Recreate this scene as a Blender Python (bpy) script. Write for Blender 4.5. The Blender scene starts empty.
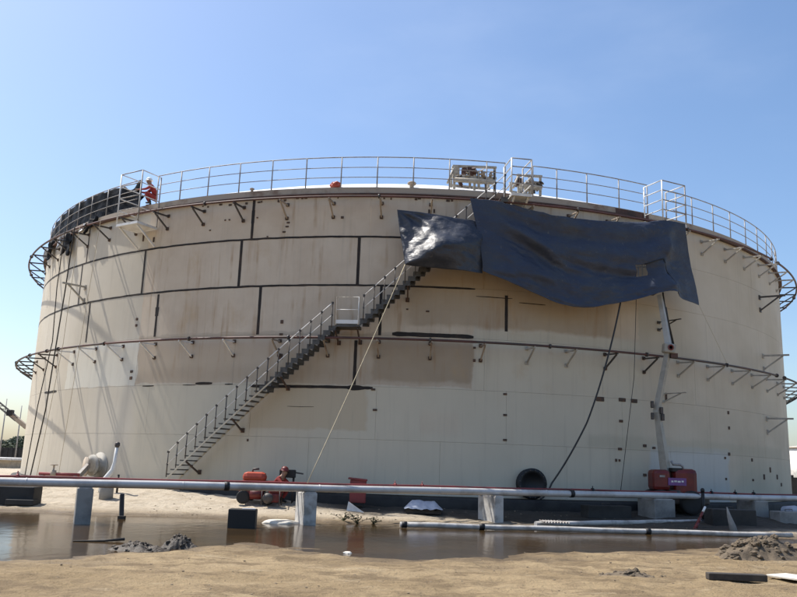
import bpy, bmesh, math, random
from math import sin, cos, radians as rad, pi, sqrt, exp, atan2
from mathutils import Vector, Matrix, noise as mn
random.seed(7)
S = bpy.context.scene
col = S.collection

# ------------------------------------------------------------------ camera, sky, sun, exposure
cam_d = bpy.data.cameras.new('camera'); cam = bpy.data.objects.new('camera', cam_d); col.objects.link(cam)
cam_d.sensor_width = 36.0; cam_d.lens = 36.0 * 800 / 797; cam_d.clip_start = 0.1; cam_d.clip_end = 6000
cam.matrix_world = Matrix.Translation((0, 0, 1.65)) @ Matrix.Rotation(rad(90 + 11.8), 4, 'X') @ Matrix.Rotation(rad(1.95), 4, 'Z')
S.camera = cam

SUN_EL, SUN_AZ = 59.0, -66.0          # azimuth measured clockwise from +Y
wd = bpy.data.worlds.new('World'); S.world = wd; wd.use_nodes = True
wn = wd.node_tree; bg = wn.nodes['Background']
sky = wn.nodes.new('ShaderNodeTexSky'); sky.sky_type = 'NISHITA'; sky.sun_disc = False
sky.sun_elevation = rad(SUN_EL); sky.sun_rotation = rad(SUN_AZ)
sky.air_density = 1.0; sky.dust_density = 1.8; sky.ozone_density = 2.0; sky.altitude = 0
# thin high cloud, mixed into the sky all round by a noise field
tc = wn.nodes.new('ShaderNodeTexCoord')
mp = wn.nodes.new('ShaderNodeMapping'); mp.inputs['Scale'].default_value = (1.0, 1.0, 2.6); mp.inputs['Location'].default_value = (1.7, 0.4, 0.35)
nz = wn.nodes.new('ShaderNodeTexNoise'); nz.inputs['Scale'].default_value = 1.9; nz.inputs['Detail'].default_value = 6; nz.inputs['Roughness'].default_value = 0.55
rp = wn.nodes.new('ShaderNodeMapRange'); rp.interpolation_type = 'SMOOTHSTEP'
rp.inputs['From Min'].default_value = 0.52; rp.inputs['From Max'].default_value = 0.85; rp.inputs['To Min'].default_value = 0.0; rp.inputs['To Max'].default_value = 0.09
mx = wn.nodes.new('ShaderNodeMix'); mx.data_type = 'RGBA'; mx.inputs['B'].default_value = (7.0, 7.4, 8.0, 1)
wn.links.new(tc.outputs['Generated'], mp.inputs['Vector']); wn.links.new(mp.outputs['Vector'], nz.inputs['Vector'])
wn.links.new(nz.outputs['Fac'], rp.inputs['Value']); wn.links.new(rp.outputs['Result'], mx.inputs['Factor'])
hs = wn.nodes.new('ShaderNodeHueSaturation'); hs.inputs['Saturation'].default_value = 1.12
wn.links.new(sky.outputs['Color'], hs.inputs['Color']); wn.links.new(hs.outputs['Color'], mx.inputs['A']); wn.links.new(mx.outputs['Result'], bg.inputs['Color'])
bg.inputs['Strength'].default_value = 0.15

sun_d = bpy.data.lights.new('sun', 'SUN'); sun = bpy.data.objects.new('sun', sun_d); col.objects.link(sun)
sun_d.energy = 5.0; sun_d.angle = rad(0.53); sun_d.color = (1.0, 0.95, 0.87)
SV = Vector((cos(rad(SUN_EL)) * sin(rad(SUN_AZ)), cos(rad(SUN_EL)) * cos(rad(SUN_AZ)), sin(rad(SUN_EL))))
sun.rotation_euler = SV.to_track_quat('Z', 'Y').to_euler()
S.view_settings.view_transform = 'Standard'; S.view_settings.look = 'None'
S.view_settings.exposure = 0.38; S.view_settings.gamma = 1.0; S.view_settings.use_curve_mapping = False

# ------------------------------------------------------------------ constants
R, CX, CY, ZB = 20.5, 0.68, 48.15, 0.69       # tank radius, axis, base height
CH = 1.803                                    # shell course height
ZT = ZB + 6 * CH                              # rim

def T(th, z, r=R):                            # tank coordinates -> world
    a = rad(th); return Vector((CX + r * sin(a), CY - r * cos(a), z))
def L(th, z, r=R):                            # tank coordinates -> tank local
    a = rad(th); return Vector((r * sin(a), -r * cos(a), z - ZB))
def lerp(a, b, t): return a + (b - a) * t
def sstep(a, b, x):
    t = min(1, max(0, (x - a) / (b - a))); return t * t * (3 - 2 * t)
def interp(pts, x):
    if x <= pts[0][0]: return pts[0][1]
    for (x0, y0), (x1, y1) in zip(pts, pts[1:]):
        if x <= x1:
            t = (x - x0) / (x1 - x0); t = t * t * (3 - 2 * t) * .5 + t * .5
            return y0 + (y1 - y0) * t
    return pts[-1][1]
def fbm(x, y, z=0., o=4): return mn.fractal(Vector((x, y, z)), 1.0, 2.0, o)

# ------------------------------------------------------------------ mesh helpers
class MB:
    def __init__(s): s.v = []; s.f = []; s.sm = []
    def add(s, vs, fs, smooth=False):
        o = len(s.v); s.v += [tuple(v) for v in vs]; s.f += [tuple(i + o for i in f) for f in fs]; s.sm += [smooth] * len(fs); return s
    def box(s, c, d, M=None, rz=0.0, top=1.0):
        c = Vector(c); h = Vector(d) * .5
        vs = [Vector((x * h.x * (top if z > 0 else 1), y * h.y * (top if z > 0 else 1), z * h.z)) for z in (-1, 1) for y in (-1, 1) for x in (-1, 1)]
        m = M if M else Matrix.Rotation(rz, 3, 'Z')
        vs = [m @ v + c for v in vs]
        return s.add(vs, [(0, 2, 3, 1), (4, 5, 7, 6), (0, 1, 5, 4), (2, 6, 7, 3), (0, 4, 6, 2), (1, 3, 7, 5)])
    def rbox(s, c, d, b, rz=0.0, M=None):      # box with chamfered edges
        c = Vector(c); h = Vector(d) * .5; m = M if M else Matrix.Rotation(rz, 3, 'Z')
        bm = bmesh.new(); bmesh.ops.create_cube(bm, size=1)
        for v in bm.verts: v.co = Vector((v.co.x * d[0], v.co.y * d[1], v.co.z * d[2]))
        bmesh.ops.bevel(bm, geom=bm.edges[:], offset=b, segments=2, affect='EDGES', profile=.5)
        bm.verts.index_update()
        vs = [m @ v.co + c for v in bm.verts]; fs = [[v.index for v in f.verts] for f in bm.faces]; bm.free()
        return s.add(vs, fs, False)
    def bar(s, a, b, w, h=None):               # rectangular bar between two points
        a = Vector(a); b = Vector(b); h = h or w; d = (b - a); ln = d.length; d.normalize()
        up = Vector((0, 0, 1)) if abs(d.z) < .95 else Vector((1, 0, 0))
        x = d.cross(up).normalized(); y = x.cross(d)
        M = Matrix((x, d, y)).transposed()
        return s.box((a + b) / 2, (w, ln, h), M)
    def tube(s, pts, r, n=8, closed=False, smooth=True):
        pts = [Vector(p) for p in pts]; m = len(pts); rs = r if isinstance(r, (list, tuple)) else [r] * m
        vs = []; fs = []; up = None
        for i, p in enumerate(pts):
            if closed: d = pts[(i + 1) % m] - pts[i - 1]
            else: d = pts[min(i + 1, m - 1)] - pts[max(i - 1, 0)]
            d.normalize()
            if up is None:
                up = Vector((0, 0, 1)) if abs(d.z) < .9 else Vector((1, 0, 0))
            x = d.cross(up)
            if x.length < 1e-4: x = d.cross(Vector((0, 1, 0.1)))
            x.normalize(); y = x.cross(d).normalized(); up = y
            for k in range(n):
                a = 2 * pi * k / n; vs.append(p + (x * cos(a) + y * sin(a)) * rs[i])
        for i in range(m if closed else m - 1):
            j = (i + 1) % m
            for k in range(n):
                k2 = (k + 1) % n; fs.append((i * n + k, i * n + k2, j * n + k2, j * n + k))
        s.add(vs, fs, smooth)
        if not closed:
            o = len(s.v) - m * n
            s.f.append(tuple(o + k for k in range(n))[::-1]); s.sm.append(False)
            s.f.append(tuple(o + (m - 1) * n + k for k in range(n))); s.sm.append(False)
        return s
    def lathe(s, prof, n=16, org=(0, 0, 0), ax=(0, 0, 1), smooth=True):
        q = Vector((0, 0, 1)).rotation_difference(Vector(ax).normalized()); org = Vector(org); vs = []; fs = []
        for r, z in prof:
            for k in range(n):
                a = 2 * pi * k / n; vs.append(org + q @ Vector((r * cos(a), r * sin(a), z)))
        m = len(prof)
        for i in range(m - 1):
            for k in range(n):
                k2 = (k + 1) % n; fs.append((i * n + k, i * n + k2, (i + 1) * n + k2, (i + 1) * n + k))
        s.add(vs, fs, smooth)
        o = len(s.v) - m * n
        if prof[0][0] > 1e-5: s.f.append(tuple(o + k for k in range(n))[::-1]); s.sm.append(False)
        if prof[-1][0] > 1e-5: s.f.append(tuple(o + (m - 1) * n + k for k in range(n))); s.sm.append(False)
        return s
    def blob(s, c, d, seed=0, amp=.25, fr=1.4, sub=2, M=None, smooth=False):
        bm = bmesh.new(); bmesh.ops.create_icosphere(bm, subdivisions=sub, radius=1); vs = []
        sv = Vector((seed * 3.7, seed * 1.3, seed * 2.1)); bm.verts.index_update()
        for v in bm.verts:
            k = 1 + amp * mn.fractal(v.co * fr + sv, 1, 2, 3)
            p = Vector((v.co.x * d[0], v.co.y * d[1], v.co.z * d[2])) * k
            vs.append((M @ p if M else p) + Vector(c))
        fs = [[v.index for v in f.verts] for f in bm.faces]; bm.free()
        return s.add(vs, fs, smooth)
    def grid(s, fn, nu, nv, smooth=True, skip=None):
        vs = [fn(i / nu, j / nv) for j in range(nv + 1) for i in range(nu + 1)]; w = nu + 1
        fs = [(j * w + i, j * w + i + 1, (j + 1) * w + i + 1, (j + 1) * w + i) for j in range(nv) for i in range(nu) if not (skip and skip((i + .5) / nu, (j + .5) / nv))]
        return s.add(vs, fs, smooth)
    def build(s, name, mat, parent=None, world=True):
        me = bpy.data.meshes.new(name); o = Vector((0, 0, 0))
        if parent is not None and world:
            p = parent
            while p: o = o + p.location; p = p.parent
        me.from_pydata([tuple(Vector(v) - o) for v in s.v], [], s.f)
        me.polygons.foreach_set('use_smooth', s.sm)
        me.materials.append(mat); me.update()
        ob = bpy.data.objects.new(name, me); col.objects.link(ob); ob.parent = parent
        return ob

def thing(name, label, cat, loc=(0, 0, 0), group=None):
    o = bpy.data.objects.new(name, None); col.objects.link(o); o.location = loc; o.empty_display_size = .2
    return tag(o, label, cat, group)
def tag(o, label, cat, group=None):
    o['label'] = label; o['category'] = cat
    if group: o['group'] = group
    return o
def struct(o): o['kind'] = 'structure'; return o
def dup(o, parent=None, rz=None, loc=None):
    c = o.copy(); col.objects.link(c)
    if parent is not None: c.parent = parent
    if rz is not None: c.rotation_euler = (0, 0, rz)
    if loc is not None: c.location = loc
    for ch in list(o.children):
        d = dup(ch, c)
    return c
def mod(o, t, **k):
    m = o.modifiers.new(t.lower(), t)
    for a, b in k.items(): setattr(m, a, b)
    return o

# ------------------------------------------------------------------ materials
class NT:
    def __init__(s, name):
        s.m = bpy.data.materials.new(name); s.m.use_nodes = True; s.t = s.m.node_tree
        s.b = s.t.nodes['Principled BSDF']; s._p = None
    def n(s, t, **k):
        x = s.t.nodes.new(t)
        for a, b in k.items(): setattr(x, a, b)
        return x
    def put(s, sock, v):
        if isinstance(v, bpy.types.NodeSocket): s.t.links.new(v, sock)
        elif isinstance(v, (tuple, list)) and len(v) == 3 and sock.type == 'RGBA': sock.default_value = (*v, 1)
        else: sock.default_value = v
    def math(s, op, a, b=0.0, clamp=False):
        x = s.n('ShaderNodeMath', operation=op, use_clamp=clamp); s.put(x.inputs[0], a); s.put(x.inputs[1], b); return x.outputs[0]
    def pos(s):
        if not s._p: s._p = s.n('ShaderNodeNewGeometry').outputs['Position']
        return s._p
    def obj(s): return s.n('ShaderNodeTexCoord').outputs['Object']
    def noise(s, vec, sc, det=4, ro=.55, scale=None):
        if scale:
            q = s.n('ShaderNodeMapping'); s.put(q.inputs['Vector'], vec); q.inputs['Scale'].default_value = scale; vec = q.outputs[0]
        x = s.n('ShaderNodeTexNoise'); s.put(x.inputs['Vector'], vec); x.inputs['Scale'].default_value = sc
        x.inputs['Detail'].default_value = det; x.inputs['Roughness'].default_value = ro; return x.outputs['Fac']
    def rng(s, v, a, b, c=0., d=1.):
        x = s.n('ShaderNodeMapRange', interpolation_type='SMOOTHSTEP'); s.put(x.inputs[0], v)
        for i, q in enumerate((a, b, c, d)): x.inputs[i + 1].default_value = q
        return x.outputs[0]
    def mix(s, f, a, b, mode='MIX'):
        x = s.n('ShaderNodeMix', data_type='RGBA', blend_type=mode); s.put(x.inputs['Factor'], f); s.put(x.inputs['A'], a); s.put(x.inputs['B'], b); return x.outputs['Result']
    def bump(s, h, st=.3, dist=.02, prev=None):
        x = s.n('ShaderNodeBump'); s.put(x.inputs['Height'], h); x.inputs['Strength'].default_value = st; x.inputs['Distance'].default_value = dist
        if prev: s.put(x.inputs['Normal'], prev)
        return x.outputs[0]
    def fin(s, c, rough=.7, metal=0., nrm=None, spec=None):
        s.put(s.b.inputs['Base Color'], c); s.put(s.b.inputs['Roughness'], rough); s.b.inputs['Metallic'].default_value = metal
        if nrm: s.put(s.b.inputs['Normal'], nrm)
        if spec is not None: s.b.inputs['Specular IOR Level'].default_value = spec
        return s.m
def plain(name, c, rough=.6, metal=0., c2=None, sc=3., lo=.4, hi=.7, b=.15, spec=None, coord='pos'):
    k = NT(name); v = k.pos() if coord == 'pos' else k.obj()
    c2 = c2 or tuple(x * .72 for x in c)
    nz = k.noise(v, sc, 6, .6); cc = k.mix(k.rng(nz, lo, hi), c, c2)
    return k.fin(cc, rough, metal, k.bump(k.noise(v, sc * 9, 3), b, .01), spec)

def tank_paint():
    k = NT('tank_paint'); p = k.pos()
    sp = k.n('ShaderNodeSeparateXYZ'); k.put(sp.inputs[0], p)
    x = k.math('SUBTRACT', sp.outputs[0], CX); y = k.math('SUBTRACT', CY, sp.outputs[1])
    th0 = k.math('MULTIPLY', k.math('ARCTAN2', x, y), 57.29578); z0 = sp.outputs[2]
    cb = k.n('ShaderNodeCombineXYZ'); k.put(cb.inputs[0], k.math('MULTIPLY', th0, .358)); k.put(cb.inputs[1], z0); uv = cb.outputs[0]
    j1 = k.math('SUBTRACT', k.noise(uv, .9, 4), .5); j2 = k.math('SUBTRACT', k.noise(uv, 1.1, 4, .6, (1.0, 1.3, 1)), .5)
    th = k.math('ADD', th0, k.math('MULTIPLY', j1, 1.6)); z = k.math('ADD', z0, k.math('MULTIPLY', j2, .38))
    def rect(t0, t1, za, zb, st=.25, sz=.05):
        a = k.math('MULTIPLY', k.rng(th, t0 - st, t0 + st), k.rng(th, t1 - st, t1 + st, 1, 0))
        b = k.math('MULTIPLY', k.rng(z, za - sz, za + sz), k.rng(z, zb - sz, zb + sz, 1, 0))
        return k.math('MULTIPLY', a, b)
    big = k.noise(uv, .22, 4, .6)
    c = k.mix(k.rng(big, .35, .68), (.57, .515, .42), (.50, .445, .355))
    c = k.mix(rect(23, 100, -1, 13, 3.0, .1), c, k.mix(k.rng(big, .35, .68), (.555, .485, .38), (.475, .41, .31)))  # shaded right side of the shell: shade put into a darker paint tone
    # fresh white below the fourth seam in the middle
    white = k.mix(k.noise(uv, .7, 3), (.59, .53, .415), (.515, .46, .355))
    c = k.mix(rect(-31, 24, .5, 4.32, .6, .06), c, white)
    c = k.mix(rect(5.7, 24, 4.3, 6.42, .35, .12), c, white)
    aged = k.mix(k.rng(k.noise(uv, .5, 5, .6), .3, .7), (.60, .505, .39), (.51, .41, .305))
    c = k.mix(rect(-31.3, 5.6, 4.36, 12, .06, .03), c, aged)
    c = k.mix(k.math('MULTIPLY', rect(-31.3, 5.6, 4.36, 6.2, .06, .03), .8), c, k.mix(k.noise(uv, .6, 5, .6), (.50, .42, .325), (.39, .315, .235)))  # aged lower course; weaker sky light is also put into its colour
    c = k.mix(rect(5.5, 24, 6.5, 12, .15, .10), c, aged)
    brown = k.mix(k.noise(uv, 1.2, 4), (.385, .30, .21), (.30, .228, .15))
    c = k.mix(k.math('MULTIPLY', rect(-4.3, 5.6, 4.5, 5.95, .25, .10), .85), c, brown)
    c = k.mix(k.math('MULTIPLY', rect(-1, 20.5, 6.5, 8.6, .8, .10), .7), c, brown)
    c = k.mix(k.math('MULTIPLY', rect(-16.6, -4.45, 2.78, 4.3, .25, .05), .85), c, (.49, .405, .285))
    c = k.mix(k.math('MULTIPLY', rect(-31, -4.3, 4.38, 4.95, .4, .25), .35), c, brown)
    c = k.mix(k.math('MULTIPLY', rect(.6, 4.5, 2.75, 3.5, .4, .15), .35), c, aged)
    c = k.mix(rect(-45, -31.2, 4.33, 6.0, .05, .02), c, (.60, .57, .49))
    c = k.mix(k.math('MULTIPLY', rect(25, 37.4, .5, 2.7, .3, .06), .75), c, (.48, .495, .48))
    c = k.mix(k.math('MULTIPLY', rect(17.5, 54, 2.5, 2.95, .6, .12), .5), c, (.42, .385, .29))
    c = k.mix(k.math('MULTIPLY', rect(40, 60, .7, 2.4, 2.0, .3), .35), c, (.42, .42, .33))
    # rust runs below seams and pads: narrow vertical streaks
    st = k.noise(uv, 3.6, 4, .6, (1.0, .07, 1)); st2 = k.noise(uv, .55, 3, .6)
    run = k.math('MULTIPLY', k.rng(st, .50, .72), k.rng(st2, .36, .62))
    run = k.math('MULTIPLY', run, k.math('ADD', k.math('MULTIPLY', k.math('ADD', rect(-31, 5.6, 4.4, 12, .5, .3), rect(5.6, 23, 6.5, 12, .5, .2)), .65), .10))
    c = k.mix(run, c, (.33, .21, .115))
    bl_o = k.math('MULTIPLY', k.rng(k.noise(uv, .8, 5, .65, (1.2, .8, 1)), .52, .75), k.math('MULTIPLY', rect(-28, 23, 4.4, 9.6, 2.5, .5), .38)); c = k.mix(bl_o, c, (.44, .29, .14))
    gr = k.math('MULTIPLY', k.rng(k.noise(uv, 5., 4, .65, (1, .05, 1)), .5, .8), .28)
    c = k.mix(gr, c, (.30, .27, .22))
    # per plate tint
    spots = k.math('MULTIPLY', k.rng(k.noise(uv, 7., 3, .6), .71, .77), k.rng(k.noise(uv, .5, 2), .5, .65)); c = k.mix(k.math('MULTIPLY', spots, .55), c, (.16, .10, .06))
    nb = k.bump(k.noise(uv, .45, 2), .35, .05); nb = k.bump(k.noise(uv, 14, 4), .12, .01, nb)
    return k.fin(c, k.rng(big, .3, .7, .62, .8), 0., nb, .35)

M = {}
M['paint'] = tank_paint()
M['inner'] = M['paint']
M['weld'] = plain('dark_primed_seam', (.016, .012, .010), .8, c2=(.045, .027, .018), sc=2.2, lo=.45, hi=.75)
M['rust_pipe'] = plain('rust_red_pipe', (.095, .036, .028), .6, c2=(.05, .025, .02), sc=1.6)
M['dark_pipe'] = plain('dark_brown_pipe', (.055, .04, .035), .6, c2=(.12, .05, .04), sc=.8)
M['curb'] = plain('weathered_curb', (.36, .30, .235), .75, c2=(.17, .10, .065), sc=1.1, lo=.5, hi=.72)
M['curb_dark'] = plain('rusted_rim_angle', (.10, .048, .035), .75, c2=(.05, .03, .025), sc=1.7)
M['pad'] = plain('rust_pad', (.06, .042, .032), .8, c2=(.12, .06, .035), sc=9)
M['white_steel'] = plain('white_painted_steel', (.72, .71, .68), .5, c2=(.58, .55, .5), sc=4)
M['cream'] = plain('cream_bracket_paint', (.40, .375, .325), .7, c2=(.30, .27, .23), sc=3)
M['grey_steel'] = plain('galvanised_rail', (.30, .29, .28), .55, .1, c2=(.2, .165, .14), sc=5)
M['beige_steel'] = plain('beige_frame_paint', (.46, .42, .34), .6, c2=(.30, .25, .19), sc=4)
M['dark_steel'] = plain('dark_steel', (.055, .052, .05), .55, .2, c2=(.10, .075, .06), sc=6)
M['stair'] = plain('stair_steel', (.085, .08, .072), .6, .2, c2=(.05, .045, .04), sc=5)
M['dome'] = plain('roof_white', (.74, .74, .73), .5)
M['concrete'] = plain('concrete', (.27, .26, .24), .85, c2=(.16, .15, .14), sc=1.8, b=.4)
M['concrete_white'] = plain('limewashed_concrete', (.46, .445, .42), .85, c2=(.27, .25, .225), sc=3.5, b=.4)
M['concrete_dark'] = plain('dark_concrete', (.035, .033, .030), .8, c2=(.014, .013, .012), sc=1.3, b=.4)  # near-black; on the ring wall the colour carries the tank's shade
M['silver'] = plain('silver_pipe_paint', (.52, .51, .50), .42, .15, c2=(.36, .34, .32), sc=1.6, b=.1)
M['red_line'] = plain('red_fire_pipe', (.22, .035, .035), .55, c2=(.13, .03, .03), sc=1.5)
M['red'] = plain('red_machine_paint', (.15, .014, .010), .45, c2=(.09, .01, .008), sc=3)
M['orange'] = plain('orange_paint', (.40, .05, .02), .5, c2=(.28, .04, .018), sc=3)
M['coverall'] = plain('red_coverall', (.30, .032, .026), .85, c2=(.20, .024, .02), sc=7, b=.5)
M['skin'] = plain('skin', (.30, .17, .11), .55, c2=(.26, .14, .09), sc=8, b=.05)
M['boot'] = plain('black_boot', (.02, .018, .016), .6)
M['helmet_white'] = plain('white_helmet', (.75, .75, .72), .35)
M['rubber'] = plain('tyre_rubber', (.025, .024, .023), .85)
M['black'] = plain('black_metal', (.009, .009, .0095), .6)
M['boom'] = plain('boom_grey_paint', (.34, .315, .265), .55, c2=(.24, .22, .18), sc=2)
M['boom2'] = plain('boom_pale_paint', (.42, .43, .42), .5, c2=(.32, .32, .31), sc=2)
M['purple'] = plain('purple_decal', (.16, .06, .22), .4)
M['glass_amber'] = plain('amber_sheet', (.35, .22, .07), .5)
M['rope_dark'] = plain('dark_rope', (.045, .04, .035), .9)
M['rope_pale'] = plain('pale_rope', (.50, .42, .28), .9)
M['hose'] = plain('black_hose', (.02, .02, .02), .5)
M['mud'] = plain('wet_mud', (.062, .046, .031), .65, c2=(.025, .019, .013), sc=5, b=.8)
M['dirt'] = plain('dug_dirt', (.125, .095, .062), .9, c2=(.07, .053, .036), sc=4, b=.9)
M['pebble'] = plain('pebble', (.27, .21, .14), .9, c2=(.17, .13, .09), sc=6)
M['wood_dark'] = plain('dark_timber', (.035, .03, .026), .8, c2=(.06, .05, .04), sc=6)
M['board'] = plain('pale_board', (.62, .58, .50), .7, c2=(.5, .45, .37), sc=5)
M['leaf'] = plain('dusty_leaf', (.07, .095, .035), .7, c2=(.04, .06, .02), sc=3)
M['leaf_far'] = plain('far_leaf', (.075, .095, .06), .8, c2=(.05, .065, .04), sc=.6)
M['bark'] = plain('bark', (.09, .07, .05), .9)
M['stucco'] = plain('beige_stucco', (.45, .37, .27), .85)
M['white_wall'] = plain('white_far_wall', (.68, .66, .62), .7)
M['plastic_sheet'] = plain('pale_plastic_sheet', (.40, .44, .52), .4, c2=(.30, .33, .4), sc=5)
M['window'] = plain('window_dark', (.03, .035, .04), .2)

def tarp_mat(name, c, c2, rough, b=.4):
    k = NT(name); p = k.pos()
    cc = k.mix(k.rng(k.noise(p, .9, 5, .6), .35, .7), c, c2)
    cc = k.mix(k.math('MULTIPLY', k.rng(k.noise(p, 5, 4, .65), .6, .8), .35), cc, (.20, .18, .15))
    nb = k.bump(k.noise(p, 2.6, 4, .55), b, .06); nb = k.bump(k.noise(p, 5.5, 3, .5, (.6, .6, 1.6)), .5, .04, nb); nb = k.bump(k.noise(p, 11, 3, .6), .25, .015, nb)
    return k.fin(cc, k.rng(k.noise(p, 2, 3), .3, .7, rough, rough + .15), 0, nb, .5)
M['tarp_blue'] = tarp_mat('blue_tarpaulin', (.026, .035, .062), (.036, .043, .060), .55)
M['tarp_navy'] = tarp_mat('navy_tarpaulin', (.022, .027, .042), (.03, .034, .044), .40, .6)
M['tarp_black'] = tarp_mat('black_plastic', (.006, .0065, .008), (.010, .011, .014), .5, .5)
M['tarp_black'].node_tree.nodes['Principled BSDF'].inputs['Specular IOR Level'].default_value = .10
M['tarp_strip'] = tarp_mat('pale_plastic', (.42, .43, .45), (.3, .31, .33), .3, .6)

def ground_mat():
    k = NT('sand_ground'); p = k.pos()
    sp = k.n('ShaderNodeSeparateXYZ'); k.put(sp.inputs[0], p)
    n1 = k.noise(p, .35, 6, .6); n2 = k.noise(p, 2.4, 6, .65); n3 = k.noise(p, 16, 4, .7)
    c = k.mix(k.rng(n1, .35, .65), (.35, .262, .15), (.255, .185, .10))
    c = k.mix(k.math('MULTIPLY', k.rng(n2, .45, .72), .7), c, (.15, .105, .06))
    damp = k.rng(k.noise(p, .8, 5, .65, (1., 1.7, 1.)), .50, .62); c = k.mix(k.math('MULTIPLY', damp, .7), c, (.15, .105, .058))
    lite = k.rng(k.noise(p, 1.7, 5, .7, (.7, 1.5, 1.)), .56, .70); c = k.mix(k.math('MULTIPLY', lite, .65), c, (.38, .30, .19))
    # pale dry sand towards the tank apron
    yv = k.math('ADD', sp.outputs[1], k.math('MULTIPLY', k.math('SUBTRACT', n2, .5), 3.))
    dry = k.rng(yv, 22.5, 25.5)
    c = k.mix(dry, c, k.mix(k.rng(n2, .4, .7), (.50, .43, .33), (.38, .315, .23)))
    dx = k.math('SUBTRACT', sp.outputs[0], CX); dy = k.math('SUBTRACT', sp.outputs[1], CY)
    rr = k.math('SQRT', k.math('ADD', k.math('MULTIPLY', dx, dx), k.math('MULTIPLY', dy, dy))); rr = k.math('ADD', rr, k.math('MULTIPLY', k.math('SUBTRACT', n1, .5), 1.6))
    rr = k.math('SUBTRACT', rr, k.rng(sp.outputs[0], .5, 7.5, 0., 2.9)); shade_mask = k.math('MULTIPLY', k.rng(rr, R + 1.5, R + 2.7, 1, 0), k.rng(sp.outputs[0], -4.2, -1.2))
    c = k.mix(k.math('MULTIPLY', shade_mask, .9), c, k.mix(n2, (.026, .023, .020), (.014, .012, .011)))  # tank's shadow on the ground, darkened into the soil colour
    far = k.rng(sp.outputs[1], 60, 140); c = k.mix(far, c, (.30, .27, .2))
    zz = k.math('ADD', sp.outputs[2], k.math('MULTIPLY', k.math('SUBTRACT', n2, .5), .07))
    wet = k.rng(zz, .025, .125, 1, 0)
    c = k.mix(k.math('MULTIPLY', wet, .72), c, (.085, .056, .03))
    c = k.mix(k.math('MULTIPLY', k.rng(n3, .62, .8), .5), c, (.16, .12, .08))
    nb = k.bump(k.noise(p, 5.5, 6, .7, (.8, 1.3, 1.)), 1.0, .09); nb = k.bump(n2, .8, .08, nb); nb = k.bump(n3, .9, .03, nb)
    ro = k.rng(wet, 0, 1, .95, .45)
    return k.fin(c, ro, 0, nb, .3)
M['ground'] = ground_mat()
def water_mat():
    k = NT('murky_water'); p = k.pos()
    c = k.mix(k.rng(k.noise(p, .5, 4), .35, .7), (.055, .033, .013), (.035, .022, .009))
    nb = k.bump(k.noise(p, 3.2, 3, .5, (1, .6, 1)), .30, .02); nb = k.bump(k.noise(p, 14, 3, .5), .15, .006, nb)
    k.b.inputs['IOR'].default_value = 1.33
    return k.fin(c, .12, 0, nb, .36)
M['water'] = water_mat()

# ------------------------------------------------------------------ ground and puddle
NEAR = [(-30, 17.5), (-14, 11.6), (-6.1, 13.0), (-4.86, 13.9), (-4.2, 14.7), (-3.4, 15.9), (-2.7, 16.5), (-2.0, 16.0), (-1.2, 15.5), (-.3, 15.1), (.6, 15.0), (1.7, 15.6), (3, 16.5), (4.4, 17.3), (7.2, 19.1), (9, 20.2), (11, 22.0), (12.6, 24.2), (14, 26)]
FAR = [(-30, 17.5), (-24, 20), (-14, 22.9), (-11, 23.3), (-8.3, 23.4), (-5.4, 23.6), (-3.1, 23.1), (.3, 23.5), (3, 23.8), (6, 24.0), (9.5, 24.0), (11.3, 23.4), (12.6, 24.2), (14, 26)]
def gz(x, y, fine=True):
    dn = (interp(NEAR, x) - y) * .8; df = y - interp(FAR, x)
    d = max(dn, df) + .55 * fbm(x * .55, y * .8, 3.1, 3) * .9 + .16 * fbm(x * 2.1, y * 2.6, 8.1, 3)
    if x > 12.6 or x < -30: d = max(d, .4)
    if d > 0:
        z = .05 * sstep(0, .7, d) + .11 * (1 - exp(-d / 2.2))
        if df > 0:
            rt = R - sqrt((x - CX) ** 2 + (y - CY) ** 2)      # <0 outside the tank
            z += .22 * sstep(.3, 5.0, df) * sstep(-8, -.6, rt)
            z += .20 * sstep(-2, -9, x) * sstep(1.0, 5.0, df) * sstep(60, 30, y)
    else: z = max(-.16, d * .10)
    if fine:
        k = sstep(-.4, .8, d)
        z += k * (.036 * fbm(x * .9, y * 1.1, 1., 4) + .028 * fbm(x * 3.1, y * 3.6, 5., 5))
        if y < 16 and x > 1.5:
            for yr in (12.9, 13.9): z += k * (-.03 * exp(-((y - yr - .12 * (x - 4) - .1 * fbm(x * .6, 3, 3, 2)) / .16) ** 2) * (1 + .5 * sin(x * 26)))
        if y < 20: z += k * .022 * sin(y * 2.6 + x * .55 + 2.2 * fbm(x * .3, y * .3, 9., 2)) * sstep(-.3, .4, fbm(x * .25, y * .35, 7., 2))
        z += .06 * exp(-(((x + 1.9) * .28 + (y - 16.55) * .96) / .22) ** 2) * sstep(-3.4, -2.9, x) * sstep(-.5, -1.0, x)
    if d > 1.2: z = max(z, .03)
    return z
def axis(lo, hi, step, far):
    a = []; x = lo
    while x <= hi + 1e-6: a.append(x); x += step
    s = step; x = hi
    while x < far: s *= 1.28; x += s; a.append(x)
    s = step; x = lo; b = []
    while x > -far: s *= 1.28; x -= s; b.append(x)
    return b[::-1] + a
xs = axis(-13.5, 13.5, .11, 2500); ys = [y for y in axis(9.5, 29.5, .11, 3000) if y > -400]
g = MB(); w = len(xs)
for y in ys:
    for x in xs:
        near = -14 < x < 14 and 9 < y < 30
        g.v.append((x, y, gz(x, y) if near or (abs(x) < 40 and -5 < y < 60) else .22))
for j in range(len(ys) - 1):
    for i in range(w - 1): g.f.append((j * w + i, j * w + i + 1, (j + 1) * w + i + 1, (j + 1) * w + i)); g.sm.append(True)
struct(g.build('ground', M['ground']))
wt = MB(); wt.add([(-26, 10, 0), (13.4, 10, 0), (13.4, 25.5, 0), (-26, 25.5, 0)], [(0, 1, 2, 3)])
struct(wt.build('water', M['water']))

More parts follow.
